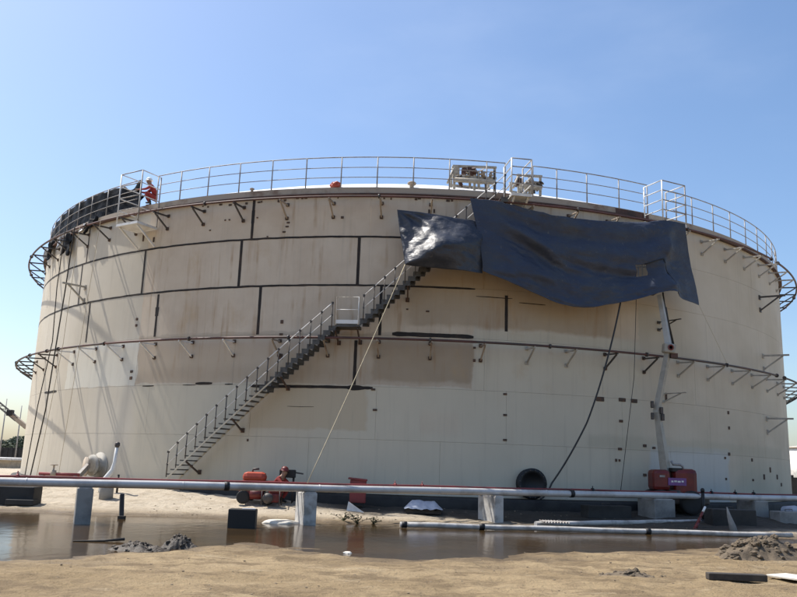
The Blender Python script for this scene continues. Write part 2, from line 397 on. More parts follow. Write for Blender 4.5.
# ------------------------------------------------------------------ the storage tank
tank = thing('storage_tank', 'huge round white and rust stained steel storage tank with outside staircase', 'storage tank', (CX, CY, ZB))
def LB(mb, name, mat, parent=tank): return mb.build(name, mat, parent, world=False)
# ring wall the shell stands on
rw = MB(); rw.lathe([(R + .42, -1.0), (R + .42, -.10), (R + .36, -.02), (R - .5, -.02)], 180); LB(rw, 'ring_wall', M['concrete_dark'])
# inner shell, a few centimetres behind the plates
ins = MB(); ins.lathe([(R - .035, -.01), (R - .035, 6 * CH - .03)], 180); LB(ins, 'inner_shell', M['inner'])
# roof dome
RS = 49.2; zc = ZT - sqrt(RS * RS - R * R)
def dome_z(r): return zc + sqrt(RS * RS - r * r)
dm = MB(); dm.lathe([(R - .06, -.12 + 6 * CH)] + [(r, dome_z(r) - ZB + .01) for r in (R - .06, 20, 19, 17.5, 16, 14, 12, 10, 7, 4, 2, .001)], 180); LB(dm, 'roof_dome', M['dome'])
# shell plates
PW = 12.63
def plate_mesh(wdeg, name):
    mb = MB(); n = 13; g_ = .003; a0 = -wdeg / 2 + .008; a1 = wdeg / 2 - .008
    def P(i, z, r):
        a = rad(a0 + (a1 - a0) * i / n); return (r * sin(a), -r * cos(a), z)
    z0, z1 = g_, CH - g_
    mb.add([P(i, z, R) for z in (z0, z1) for i in range(n + 1)], [(i, i + 1, n + 2 + i, n + 1 + i) for i in range(n)], True)
    for z, fl in ((z0, 0), (z1, 1)):
        vs = [P(i, z, r) for r in (R, R - .03) for i in range(n + 1)]
        mb.add(vs, [((i, n + 1 + i, n + 2 + i, i + 1) if not fl else (i, i + 1, n + 2 + i, n + 1 + i)) for i in range(n)])
    for i, fl in ((0, 0), (n, 1)):
        vs = [P(i, z0, R), P(i, z1, R), P(i, z1, R - .03), P(i, z0, R - .03)]
        mb.add(vs, [(0, 1, 2, 3) if not fl else (3, 2, 1, 0)])
    return mb
first = LB(plate_mesh(PW, 'p'), 'shell_plate', M['paint'])
rest_w = 360 - 28 * PW
last = LB(plate_mesh(rest_w, 'p'), 'shell_plate', M['paint'])
seam0 = [-10.1, -3.7, -5.93, -3.6, -6.05, -5.0]       # one seam angle in each course, bottom to top
used = [False, False]
for c in range(6):
    s0 = seam0[c] - 14 * PW
    for i in range(28):
        a = s0 + (i + .5) * PW
        o = first if not used[0] else dup(first, tank); used[0] = True
        o.rotation_euler = (0, 0, rad(a)); k = 1 + random.uniform(-.0001, .0001)
        o.location = (0, 0, c * CH); o.scale = (k, k, 1)
    o = last if not used[1] else dup(last, tank); used[1] = True
    o.rotation_euler = (0, 0, rad(s0 + 28 * PW + rest_w / 2)); o.location = (0, 0, c * CH)
# dark primed seam bands
def arc_band(t0, t1, z, h, r0=R - .004, r1=R + .006, jag=.2):
    mb = MB(); n = max(2, int((t1 - t0) / .22)); vs = []; fs = []
    for i in range(n + 1):
        t = lerp(t0, t1, i / n); q = 1 + jag * fbm(t * .9, z * 3, 0, 3); dz = .012 * fbm(t * .6, z, 4, 2)
        hh = h * q * .5 * min(1, .55 + min(i, n - i) / 5)
        vs += [L(t, z - hh + dz, r0), L(t, z - hh + dz, r1), L(t, z + hh + dz, r1), L(t, z + hh + dz, r0)]
    for i in range(n):
        for k in range(3): fs.append((i * 4 + k, i * 4 + 4 + k, i * 4 + 5 + k, i * 4 + 1 + k))
    fs += [(0, 1, 2, 3), (n * 4 + 3, n * 4 + 2, n * 4 + 1, n * 4)]
    return mb.add(vs, fs, False)
zs = [ZB + i * CH for i in range(7)]
for t0, t1, z, h in [(-82, 4, zs[5] - .03, .072), (-84, 5.7, zs[4] - .02, .072), (-16.6, -4.1, zs[2] - .05, .10), (-22.9, -20.9, zs[2] + .04, .10), (-24.5, -22.9, zs[2] - .01, .03), (-19.4, -18.5, zs[2] + .01, .05), (-2.4, 5.6, zs[3] + .06, .15), (-52, -47.5, zs[2] - .02, .10), (-30, -28.4, zs[2] - .02, .05), (-6.6, -4.9, zs[2] - .055, .19), (-12.5, -9.8, 3.55, .016), (10.2, 13, 7.48, .03), (5.8, 9.5, 7.62, .03)]:
    LB(arc_band(t0, t1, z, h), 'seam_band', M['weld'])
def vert_band(t, z0, z1, wd):
    mb = MB(); n = 20; vs = []
    dth = math.degrees(wd * .85 / R) / 2
    for i in range(n + 1):
        z = lerp(z0, z1, i / n); q = dth * (1 + .16 * fbm(t, z * 2.1, 2, 3))
        vs += [L(t - q, z, R - .004), L(t - q, z, R + .007), L(t + q, z, R + .007), L(t + q, z, R - .004)]
    fs = []
    for i in range(n):
        for k in range(3): fs.append((i * 4 + k, i * 4 + 1 + k, i * 4 + 5 + k, i * 4 + 4 + k))
    fs += [(3, 2, 1, 0), (n * 4, n * 4 + 1, n * 4 + 2, n * 4 + 3)]
    return mb.add(vs, fs)
for t, z0, z1, wd_ in [(-17.6, zs[5], 11.36, .13), (-43.3, zs[5], 11.3, .10), (-31.6, zs[4], zs[5], .12), (-18.7, zs[4], zs[5], .12), (-6.05, zs[4], zs[5], .125), (-44.2, zs[4], zs[5], .10), (-41.15, 6.2, zs[4], .11), (-28.95, zs[3] + .05, zs[4] - .1, .12), (-28.95, 6.95, 7.3, .2), (-16.15, zs[3], zs[4], .125), (-3.63, zs[3], zs[4], .125), (8.88, 6.42, 7.72, .13), (-5.93, zs[2] + .05, 5.9, .13), (-17.6, 10.3, 10.8, .16)]:
    LB(vert_band(t, z0, z1, wd_), 'seam_band', M['weld'])
# rim: curb plate, dark angle under it
def ring_part(prof, t0, t1, n):
    mb = MB(); m = len(prof); vs = []; fs = []
    for i in range(n + 1):
        t = lerp(t0, t1, i / n)
        for r, z in prof: vs.append(L(t, z, r))
    for i in range(n):
        for k in range(m): k2 = (k + 1) % m; fs.append((i * m + k, (i + 1) * m + k, (i + 1) * m + k2, i * m + k2))
    fs += [tuple(range(m)), tuple(range(n * m, n * m + m))[::-1]]
    return mb.add(vs, fs, False)
LB(ring_part([(R + .012, ZT - .2), (R + .07, ZT - .2), (R + .07, ZT + .02), (R - .03, ZT + .02), (R - .03, ZT + .015), (R + .012, ZT + .015)], -180, 180, 240), 'curb_plate', M['curb'])
LB(ring_part([(R + .012, ZT - .28), (R + .16, ZT - .28), (R + .16, ZT - .23), (R + .012, ZT - .23)], -180, 180, 240), 'rim_angle', M['curb_dark'])
LB(ring_part([(R + .071, ZT - .215), (R + .082, ZT - .215), (R + .082, ZT - .01), (R + .071, ZT - .01)], 21.2, 25.6, 16), 'rust_patch', M['curb_dark'])
# cooling water rings on brackets
ZU, ZLW, RP = 10.93, 5.86, R + .8
def arc_tube(t0, t1, z, r, rad_, n=8, step=1.0):
    k = max(2, int(abs(t1 - t0) / step)); mb = MB(); mb.tube([L(lerp(t0, t1, i / k), z, r) for i in range(k + 1)], rad_, n); return mb
for t0, t1, m in [(-110, -40, 'dark_pipe'), (-39.8, 46.2, 'rust_pipe'), (48.5, 110, 'dark_pipe')]:
    LB(arc_tube(t0, t1, ZU, RP, .042), 'cooling_pipe', M[m])
for t0, t1, m in [(-110, -34, 'dark_pipe'), (-33.9, 5.44, 'rust_pipe'), (5.45, 45.6, 'dark_pipe'), (48.2, 110, 'dark_pipe')]:
    LB(arc_tube(t0, t1, ZLW, RP, .042), 'cooling_pipe', M[m])
fl = MB(); fl.lathe([(.08, -.03), (.08, .03)], 12, (0, -RP, 0), (1, 0, 0)); flange = LB(fl, 'pipe_flange', M['dark_steel']); flu = False
for t, z in [(-60, ZU), (-39.9, ZU), (-22, ZU), (-4, ZU), (15.5, ZU), (29, ZU), (46.2, ZU), (48.5, ZU), (-62, ZLW), (-52, ZLW), (-46, ZLW), (-43, ZLW), (-34, ZLW), (-22.5, ZLW), (-12, ZLW), (1.2, ZLW), (12.5, ZLW), (23, ZLW), (34.4, ZLW), (45.6, ZLW), (48.2, ZLW), (62, ZLW), (70, ZU), (-72, ZU)]:
    o = flange if not flu else dup(flange, tank); flu = True
    o.location = (0, 0, z - ZB); o.rotation_euler = (0, 0, rad(t))
def bracket(mat, padmat=None):
    mb = MB()
    mb.bar((0, -R - .02, -.02), (0, -RP - .02, -.06), .055, .055); mb.bar((0, -R - .02, -.52), (0, -RP + .06, -.09), .05, .05)
    b = LB(mb, 'pipe_bracket', mat); p = MB()
    p.box((0, -R - .012, 0), (.10, .03, .13)); p.box((.045, -R - .03, 0), (.03, .05, .10)); p.box((-.045, -R - .03, 0), (.03, .05, .10))
    q = LB(p, 'wall_pad', padmat or M['pad'], b); q2 = dup(q, b, loc=(0, 0, -.52)); return b
bs = {'c': bracket(M['cream'], M['cream']), 'w': bracket(M['curb']), 'd': bracket(M['dark_steel']), 'p': bracket(M['white_steel'])}; bu = set()
def put_bracket(kind, t, z):
    o = bs[kind] if kind not in bu else dup(bs[kind], tank); bu.add(kind); o.location = (0, 0, z - ZB); o.rotation_euler = (0, 0, rad(t))
ub = [-3.9 - 4.93 * i for i in range(21)] + [1.05, 6, 10.9, 15.6, 20.2, 24.8] + [29.4 + 4.7 * i for i in range(16)]
lb = [1.34 - 5.0 * i for i in range(21)] + [6.3, 11.0, 15.2] + [19.6 + 4.85 * i for i in range(18)]
for t in ub: put_bracket('d' if t < -15 or t > 62 else 'c' if t > 26 else 'w', t, ZU)
for t in lb: put_bracket('d' if (t < -47 or 18 < t < 25 or t > 66) else ('p' if t < -15 else 'c' if t > 9 else 'w'), t, ZLW)
# stand-off triangles for risers at the right and left limbs
rb = MB(); rb.bar((-.1, -R - .02, 0), (.0, -R - 1.05, -.02), .07); rb.bar((-.1, -R - .02, -.6), (0, -R - .8, -.04), .06); rb.box((-.1, -R - .02, -.02), (.16, .05, .2)); rb.box((-.1, -R - .02, -.58), (.16, .05, .2))
rbo = LB(rb, 'riser_bracket', M['dark_steel']); rbc = LB(rb, 'riser_bracket', M['cream']); ru = set()
for t, z, q in [(48.2, 9.45, rbo), (48.2, 6.85, rbc), (48.2, 4.15, rbc), (-42.5, 8.6, rbc), (26.9, 7.3, rbo), (27.2, 4.6, rbc)]:
    o = q if q.name not in ru else dup(q, tank); ru.add(q.name); o.location = (0, 0, z - ZB); o.rotation_euler = (0, 0, rad(t))
    if 20 < t < 30: o.scale = (.8, 1, .5)
# small burnt pads and plugged holes
pd = MB(); pd.rbox((0, -R - .008, 0), (.15, .04, .10), .012); pad = LB(pd, 'wall_lug', M['pad']); pu = True
def lug(t, z, sx=1., sz=1.):
    global pu
    o = pad if pu else dup(pad, tank); pu = False; o.location = (0, 0, z - ZB); o.rotation_euler = (0, 0, rad(t)); o.scale = (sx, 1, sz)
for t, z, sx, sz in [(18.97, 4.23, 2.2, 1.6), (21.6, 4.26, 2.0, 1.3), (23.09, 4.25, 1.9, 1.4), (21.4, 3.49, 1.1, .9), (21.2, 2.5, 1.1, .9), (24.3, 2.66, 1.0, 1.0), (25.5, 2.6, .9, .8), (24.2, 1.62, 1, 1), (20.7, 2.1, .5, 1), (21.1, 2.1, .5, .8), (37.8, 4.15, .7, 1.3), (37.8, 3.55, .7, 1.2), (37.55, 2.53, .9, 1.2), (36.7, 2.37, .7, .9), (36.7, 1.57, .7, .9), (42.7, 2.36, .7, 1.3), (42.7, 1.56, .8, .9), (45.9, 1.7, .9, 2.2), (48.1, 2.0, .9, 2.2), (50.7, 1.72, .9, 2), (52.5, 1.4, 1, 1.5),
        (8.8, 4.21, .9, .7), (8.81, 3.49, .9, .7), (8.82, 2.64, .9, .7), (-4.05, 4.2, 1, .7), (-3.8, 3.5, 1, .7), (1, 7.0, .8, .6), (-1, 7.05, .5, .5), (-17.1, 10.5, .4, .5), (-20.9, 10.5, .4, .5), (-20.4, 10.5, .4, .5), (-14.0, 9.9, .8, .6), (-13.7, 10.1, .8, .6), (-13.6, 10.25, .8, .6), (-7.9, 10.4, .7, .9), (-22.7, 10.15, .5, .4), (-15.8, 9.75, .4, .4), (-32.2, 10.2, .5, 3), (-30.5, 10.05, .5, 2), (-31.9, 6.9, .7, 1), (-31.9, 6.65, .7, 1), (-31.9, 4.85, .9, 1.0), (-31.9, 4.6, .9, 1.2), (5.7, 5.78, .6, .7), (5.7, 5.33, .6, 1), (4.9, 10.3, .5, 2), (.9, 10.65, .5, 2), (1.4, 10.7, .4, 1.4), (3.2, 10.2, .9, 1), (-16.4, 2.35, .4, .8), (-51.5, 2.6, .8, .6), (-13.6, 6.55, .7, 1.3), (-13.6, 6.1, .9, .7), (-13.5, 5.3, 1, 2), (27.4, 7.55, .6, 3), (27.4, 4.5, .6, 3)]:
    lug(t, z, sx, sz)
for i in range(26):
    lug(random.uniform(-24, 4), 11.12 + random.uniform(-.05, .05), random.uniform(.2, .9), random.uniform(.3, .8))
# guard rail on the rim
RH = 1.2; RR = R - .03
gp = MB(); gp.tube([(0, -RR, .0), (0, -RR, RH)], .024, 8); gp.box((0, -RR, .012), (.14, .10, .02)); gpo = LB(gp, 'guard_post', M['grey_steel']); k0 = True
posts = [-100 + 3.75 * i for i in range(17)] + [-30.8, -27.3, -23.5, -19.6, -15.78, -12.0, -8.25, -4.5, -.8, 2.89, 6.74, 8.7, 11.7, 14.37, 17.88, 21.88, 25.75, 30.1, 32.8, 36.8, 40.6, 44.7, 48.7, 52.8] + [56.6 + 3.75 * i for i in range(13)]
for t in posts:
    o = gpo if k0 else dup(gpo, tank); k0 = False; o.location = (0, 0, ZT - ZB + .02); o.rotation_euler = (0, 0, rad(t))
for t0, t1 in [(-101, -34.0), (-30.8, 8.7), (11.7, 25.75), (29.6, 102)]:
    for h in (RH, RH * .67, RH * .35): LB(arc_tube(t0, t1, ZT + .02 + h, RR, .021 if h == RH else .016), 'guard_rail', M['grey_steel'])
# three outboard platforms with cage rails
def platform(t0, t1, zf, ztop, side_mat, front_mat, depth=1.1, floor=True):  # side rails paler than front ones: sunlight put into their colours
    fl_ = MB(); n = 6; tm = (t0 + t1) / 2
    fl_.add([L(t, z, r) for z in (zf - .1, zf) for t, r in ((t0, R + .1), (t1, R + .1), (t1, R + depth), (t0, R + depth))], [(3, 2, 1, 0), (4, 5, 6, 7), (0, 1, 5, 4), (1, 2, 6, 5), (2, 3, 7, 6), (3, 0, 4, 7)])
    for t in (t0 + .3, t1 - .3): fl_.bar(L(t, zf - .12, R + depth - .1), L(t, zf - .75, R + .04), .06)
    f = LB(fl_, 'platform', M['white_steel'])
    for t in (t0, t1):
        for r in (R + depth - .02, R + .12):
            p = MB(); p.tube([L(t, zf, r), L(t, ztop, r)], .028, 8); LB(p, 'platform_post', side_mat if t == t0 else front_mat, f)
    k = 4
    for i in range(1, k + 1):
        z = lerp(zf + .05, ztop, i / k)
        p = MB(); p.tube([L(t0, z, R + .12), L(t0, z, R + depth - .02)], .022, 8); LB(p, 'platform_rail', side_mat, f)
        p = MB(); p.tube([L(t1, z, R + depth - .02), L(t1, z, R + .12)], .022, 8); LB(p, 'platform_rail', side_mat, f)
        p = MB(); p.tube([L(t0, z, R + depth - .02), L(t1, z, R + depth - .02)], .022, 8); LB(p, 'platform_rail', front_mat, f)
    return f
platform(-33.1, -29.9, 10.5, 12.55, M['white_steel'], M['grey_steel'])
platform(8.47, 10.44, 11.2, 12.5, M['white_steel'], M['grey_steel'])
platform(24.93, 28.06, 10.95, 12.53, M['white_steel'], M['grey_steel'])
# roof vent
rv = MB(); rv.lathe([(.08, 0), (.08, .12), (.15, .15), (.17, .20), (.12, .25), (.001, .27)], 16, L(-.95, dome_z(20.0) - .03, 20.0)); LB(rv, 'roof_vent', M['curb'])
rv = MB(); rv.lathe([(.05, 0), (.05, .1), (.09, .12), (.09, .16), (.001, .2)], 14, L(-18.6, dome_z(20.1) - .03, 20.1)); LB(rv, 'roof_vent', M['curb'])
# staircase
ST0, ST1, SZ0, SZ1 = -23.6, 8.2, .98, 11.2
ri, ro = R + .16, R + .86
def stair_z(t):
    if t < -7.5: return lerp(.90, 6.33, (t + 23.9) / (23.9 - 7.5))
    if t < -5.4: return 6.33
    return lerp(6.33, 11.2, (t + 5.4) / (8.4 + 5.4))
st = MB()
def stringer(r, t0, t1, n_): 
    mb = MB(); pts = [(L(lerp(t0, t1, i / n_), stair_z(lerp(t0, t1, i / n_)) - .07, r)) for i in range(n_ + 1)]; vs = []; fs = []
    for i, p in enumerate(pts):
        a = rad(lerp(t0, t1, i / n_)); e = Vector((sin(a), -cos(a), 0)) * .012
        for sg, dz in ((-1, -.035), (1, -.035), (1, .035), (-1, .035)): vs.append(p + e * sg + Vector((0, 0, dz)))
    for i in range(n_):
        for k in range(4): fs.append((i * 4 + k, i * 4 + 4 + k, i * 4 + 4 + (k + 1) % 4, i * 4 + (k + 1) % 4))
    fs += [(0, 1, 2, 3), (n_ * 4 + 3, n_ * 4 + 2, n_ * 4 + 1, n_ * 4)]
    return mb.add(vs, fs)
stair = LB(stringer(ri, -24, 8.4, 60), 'staircase', M['paint'])
LB(stringer(ro, -24, -13, 20), 'stringer', M['paint'], stair); LB(stringer(ro, -13, 8.4, 42), 'stringer', M['stair'], stair)
for (ta, tb, n) in ((-23.6, -7.6, 33), (-5.2, 8.2, 28)):
    trm = []
    for up in (0, 1):
        mb = MB(); d_ = ro - ri - .03
        vs = [Vector((x, y, z)) for y in (-d_ / 2, d_ / 2) for x, z in ((-.13, .02), (.13, .02), (.13, -.10 if up else -.02), (.10, -.10 if up else -.02), (.10, -.02), (-.13, -.02))]
        mb.add(vs, [(0, 1, 2, 3, 4, 5)[::-1], (6, 7, 8, 9, 10, 11)] + [(k, (k + 1) % 6, 6 + (k + 1) % 6, 6 + k) for k in range(6)])
        if up:
            for y in (-d_ / 2 - .012, d_ / 2 + .012): mb.box((0, y, -.06), (.24, .02, .17))
        trm.append(mb)
    mob = [None, None]
    for i in range(n):
        t = lerp(ta, tb, (i + .5) / n); z = stair_z(t) + .02; up = 1 if t > -14.5 else 0
        if mob[up] is None: tr = mob[up] = trm[up].build('tread', M['stair'], stair, world=False)
        else: tr = dup(mob[up], stair)
        tr.location = L(t, z, (ri + ro) / 2); tr.rotation_euler = (0, 0, rad(t))
ld = MB(); vs = [L(t, z, r) for z in (6.24, 6.33) for t, r in ((-7.55, R + .1), (-5.4, R + .1), (-5.4, ro + .02), (-7.55, ro + .02))]
ld.add(vs, [(3, 2, 1, 0), (4, 5, 6, 7), (0, 1, 5, 4), (1, 2, 6, 5), (2, 3, 7, 6), (3, 0, 4, 7)]); LB(ld, 'landing', M['stair'], stair)
tp = MB(); tp.box((0, 0, 0), (.78, .012, .13), rz=rad(-6.5)); o = tp.build('toe_plate', M['white_steel'], stair, world=False); o.location = L(-6.48, 6.40, ro + .03)
gt = MB(); ga, gb = -7.5, -5.45
gt.tube([L(ga, 6.3, ro + .02), L(ga, 7.27, ro + .02), L(gb, 7.27, ro + .02), L(gb, 6.3, ro + .02)], .02, 8); gt.tube([L(ga, 6.82, ro + .02), L(gb, 6.82, ro + .02)], .014, 6)
LB(gt, 'landing_gate', M['white_steel'], stair)
def bfl(t): return L(t, stair_z(t), ro)
for (ta, tb, n) in ((-23.6, -7.9, 16), (-5.0, 8.0, 14)):
    for i in range(n + 1):
        t = lerp(ta, tb, i / n); p = MB(); p.tube([bfl(t), bfl(t) + Vector((0, 0, .86))], .017 if i % 2 else .02, 6)
        p.box(bfl(t) + Vector((0, 0, .86)), (.07, .05, .07), rz=rad(t)); p.box(bfl(t) + Vector((0, 0, .43)), (.05, .04, .06), rz=rad(t))
        LB(p, 'stair_post', M['dark_steel'], stair)
    for h in (.86, .43):
        p = MB(); p.tube([bfl(lerp(ta, tb, i / 24)) + Vector((0, 0, h)) for i in range(25)], .018 if h > .5 else .014, 7); LB(p, 'stair_rail', M['white_steel'], stair)
for t in (-21.5, -17, -12.5, -7.6, -5.5, -1, 3.5):
    p = MB(); p.bar(L(t, stair_z(t) - .55, R + .02), L(t, stair_z(t) - .15, ro), .05); p.box(L(t, stair_z(t) - .5, R + .01), (.13, .05, .16), rz=rad(t)); LB(p, 'stair_bracket', M['pad'], stair)
# shell manway (its dark inside painted as a black disc) and the side nozzle with hinged cover
mw = MB(); c0 = L(11.3, 1.2, R); ax = Vector((sin(rad(11.3)), -cos(rad(11.3)), 0))
mw.lathe([(.50, .0), (.50, .03), (.40, .032), (.40, .22), (.52, .22), (.52, .28), (.36, .28), (.36, .275), (.001, .275)], 28, c0, ax); mwo = LB(mw, 'manway', M['black'])
for i in range(16):
    a = 2 * pi * i / 16; b = MB(); q = Vector((0, 0, 1)).rotation_difference(ax); b.lathe([(.022, .24), (.022, .32)], 6, c0 + q @ Vector((.46 * cos(a), .46 * sin(a), 0)), ax); LB(b, 'bolt', M['dark_steel'], mwo)
c0 = L(-35.6, 1.28, R); ax = Vector((sin(rad(-35.6)), -cos(rad(-35.6)), 0)).normalized()
nzl = MB(); nzl.lathe([(.50, .0), (.50, .03), (.29, .032), (.29, .30), (.40, .30), (.40, .36), (.24, .36)], 26, c0, ax); nzo = LB(nzl, 'side_nozzle', M['cream'])
cv = MB(); cax = (ax + Vector((-.5, 0, 0))).normalized(); cv.lathe([(.36, .0), (.36, .05), (.001, .055)], 26, c0 + ax * .46 + Vector((-.10, 0, -.05)), cax); LB(cv, 'nozzle_cover', M['curb'], nzo)

# ------------------------------------------------------------------ tarpaulins
def coons(top, bot, left, right):                # lists of (theta, z, r): top & bottom left->right, sides top->bottom
    def ev(p, t):
        x = t * (len(p) - 1); i = min(int(x), len(p) - 2); f = x - i
        q = [Vector(p[max(i - 1, 0)]), Vector(p[i]), Vector(p[i + 1]), Vector(p[min(i + 2, len(p) - 1)])]
        return .5 * ((2 * q[1]) + (q[2] - q[0]) * f + (2 * q[0] - 5 * q[1] + 4 * q[2] - q[3]) * f * f + (3 * q[1] - q[0] - 3 * q[2] + q[3]) * f ** 3)
    c00, c10, c01, c11 = Vector(top[0]), Vector(top[-1]), Vector(bot[0]), Vector(bot[-1])
    def f(u, v):
        return (1 - v) * ev(top, u) + v * ev(bot, u) + (1 - u) * ev(left, v) + u * ev(right, v) - ((1 - u) * (1 - v) * c00 + u * (1 - v) * c10 + (1 - u) * v * c01 + u * v * c11)
    return f
bt = [(4.57, 10.93, R + .95), (7.45, 10.86, R + .95), (10.88, 10.66, R + .93), (13.41, 10.55, R + .93), (17.67, 10.56, R + .95), (22.31, 10.74, R + .97), (24.9, 10.92, R + 1.15), (27.6, 10.95, R + 1.18)]
bb = [(5.7, 8.25, R + 1.25), (7.72, 7.97, R + 1.3), (10.05, 7.66, R + 1.32), (12.91, 7.28, R + 1.3), (15.39, 7.22, R + 1.28), (18.52, 7.47, R + 1.32), (21.3, 7.76, R + 1.45), (23.8, 8.08, R + 1.62), (26.2, 7.98, R + 1.35), (29.5, 7.92, R + 1.05)]
bl = [(4.57, 10.93, R + .95), (5.1, 9.95, R + 1.08), (5.5, 9.15, R + 1.18), (5.7, 8.25, R + 1.25)]
br = [(27.6, 10.95, R + 1.18), (28.3, 9.55, R + 1.1), (29.25, 8.5, R + 1.05), (29.5, 7.92, R + 1.05)]
F = coons(bt, bb, bl, br)
def blue(u, v):
    p = F(u, v); t, z, r = p
    e = min(1, 6 * u, 6 * (1 - u)) ; ev_ = min(1, 5 * v, 1)
    # swags hanging between the tie points at the upper corners, deepest in the middle of the cloth
    s = (z - 8.9) * 1.0 - 1.25 * ((u - .52) ** 2) * 4
    k = .10 * sin(s * 5.2 + 1.2 * fbm(u * 2.2, v * 2, 1, 2)) * sstep(.05, .25, v) * sstep(1.0, .55, v) * sstep(.02, .3, u) * sstep(1, .75, u)
    d1 = (v - (.12 + .9 * u)); k += .12 * exp(-(d1 / .06) ** 2) * sstep(.1, .25, u) * sstep(.62, .4, u)
    d2 = (v - (.30 + .55 * u * u)); k += .09 * exp(-(d2 / .05) ** 2) * sstep(.12, .3, u) * sstep(.8, .6, u)
    d3 = (u - .86) * 1.0 + (v - .2) * .25; k += .10 * exp(-(d3 / .03) ** 2) * sstep(.95, .5, v) * sstep(0., .15, v)
    d4 = (u - .80) + (v - .85) * -.12; k += .22 * exp(-(d4 / .05) ** 2) * sstep(.35, .95, v)
    d5 = (v - (.95 - .75 * u)); k += .08 * exp(-(d5 / .05) ** 2) * sstep(.02, .1, u) * sstep(.4, .25, u)
    k += .05 * (.5 - abs(fbm(u * 7 + .6 * v, v * 5 - 2 * u, 2, 3))) * e + .035 * fbm(u * 16, v * 9, 3, 3) * e + .16 * fbm(u * 2.4 + 3, v * 1.6, 6, 2) * e * ev_
    return T(t + .05 * fbm(u * 5, v * 5, 8, 2), z + .02 * fbm(u * 14, v * 9, 4, 2), max(r + k, R + .9))
def hole(u, v):
    a = .660 < u < .705 and .455 < v - .0 < .60
    return a
tb = MB(); tb.grid(blue, 220, 96, True, hole)
o = tag(tb.build('blue_tarpaulin', M['tarp_blue']), 'big dark blue tarpaulin draped across the upper right of the tank', 'tarpaulin'); mod(o, 'SOLIDIFY', thickness=.006)
te = MB(); te.tube([blue(.792 + .055 * (k / 14) , .42 + .56 * k / 14) + Vector((-.005, -.02, 0)) for k in range(15)], .018, 6); te.build('seam_cord', M['black'], o)
te = MB(); te.tube([blue(.70 + .095 * (k / 8), .46 - .05 * k / 8) + Vector((-.005, -.02, 0)) for k in range(9)], .02, 6); te.build('seam_cord', M['black'], o)
nt_ = [(-2.24, 10.42, R + .86), (0, 10.34, R + .9), (1.8, 10.25, R + .92), (4, 10.14, R + .95), (5.9, 10.12, R + .95)]
nb_ = [(-1.3, 8.30, R + 1.45), (0, 8.22, R + 1.55), (1.8, 8.18, R + 1.6), (4, 8.16, R + 1.5), (5.75, 8.19, R + 1.15)]
nl_ = [(-2.24, 10.42, R + .86), (-1.95, 9.7, R + .93), (-1.6, 9.0, R + 1.1), (-1.3, 8.30, R + 1.45)]
nr_ = [(5.9, 10.12, R + .95), (5.8, 9.4, R + 1.02), (5.75, 8.8, R + 1.06), (5.75, 8.19, R + 1.12)]
FN = coons(nt_, nb_, nl_, nr_)
def navy(u, v):
    t, z, r = FN(u, v)
    # blown out into a ridge from the lower left corner to the right edge: above it the cloth faces the sun
    vr = 1.02 - .70 * u; f_ = v / vr if v < vr else max(0., (1 - v) / (1.0001 - vr)) if vr < 1 else 1
    f_ = f_ * .7 + .3 * sstep(0, 1, f_)
    k = .80 * f_ * min(1, u / .42) * min(1, (1.04 - u) / .5) ** 1.0
    a = atan2(1 - v, u + .02)                      # folds radiating from the lower left corner
    k += .035 * sin(a * 17 + 2) * sstep(0, .3, u) * sstep(.9, .4, u) * sstep(0, .12, v) * sstep(1, .85, v)
    a2 = atan2(v + .02, u + .02); k += .05 * sin(a2 * 14) * sstep(.0, .15, u) * sstep(.6, .2, u) * sstep(.6, .2, v) * sstep(0, .1, v)
    k += .05 * fbm(u * 6, v * 5, 12, 3)
    return T(t, z, max(r + k, R + .88))
tn = MB(); tn.grid(navy, 70, 44)
o = tag(tn.build('navy_tarpaulin', M['tarp_navy']), 'shiny dark navy tarpaulin over the top of the stairs, left of the blue one', 'tarpaulin'); mod(o, 'SOLIDIFY', thickness=.006)
# black plastic bundled over the guard rail at the left
def blk(u, v):                                  # hung inside the guard rail, rails pass in front of it
    t = lerp(-68, -33.6, u)
    top = 12.77 + .03 * fbm(t * .6, 0, 3, 3) - .16 * sstep(.76, .80, u) * sstep(.93, .88, u) * (1 - .9 * sin(min(1, max(0, (u - .76) / .14)) * pi)) - .28 * sstep(.90, .93, u) * sstep(.99, .95, u)
    low = 11.46 + .04 * fbm(t * .5, 2, 3, 3)
    ph = t * .84 + .5 * fbm(t * .25, 1, 2, 2)
    z = lerp(top, low, v)
    r = R - .085 - .05 * abs(sin(ph)) ** 3 + .01 * sin(v * 3.1) + .012 * sin(v * 9 + 2.2 * fbm(t * .3, 1, 3, 2))
    k = .022 * fbm(t * .5, v * 2.2, 1, 3)
    return T(t, z + .015 * fbm(t * .8, v * 4, 9, 2), r + k)
tk = MB(); tk.grid(blk, 170, 26)
o = tag(tk.build('black_plastic_sheet', M['tarp_black']), 'crumpled black plastic sheeting bundled over the left rim railing', 'tarpaulin'); mod(o, 'SOLIDIFY', thickness=.005)
fp = MB(); fp.grid(lambda u, v: T(lerp(-38.2, -33.3, u), lerp(11.95, 12.55, u) - (.16 + .25 * u * (1 - u) * 2) * v + .04 * sin(u * 8), lerp(R - .25, 19.9, u) + .08 * sin(u * 6 + v * 3)), 20, 6)
o = fp.build('lifted_flap', M['tarp_black'], bpy.data.objects['black_plastic_sheet']); mod(o, 'SOLIDIFY', thickness=.004)
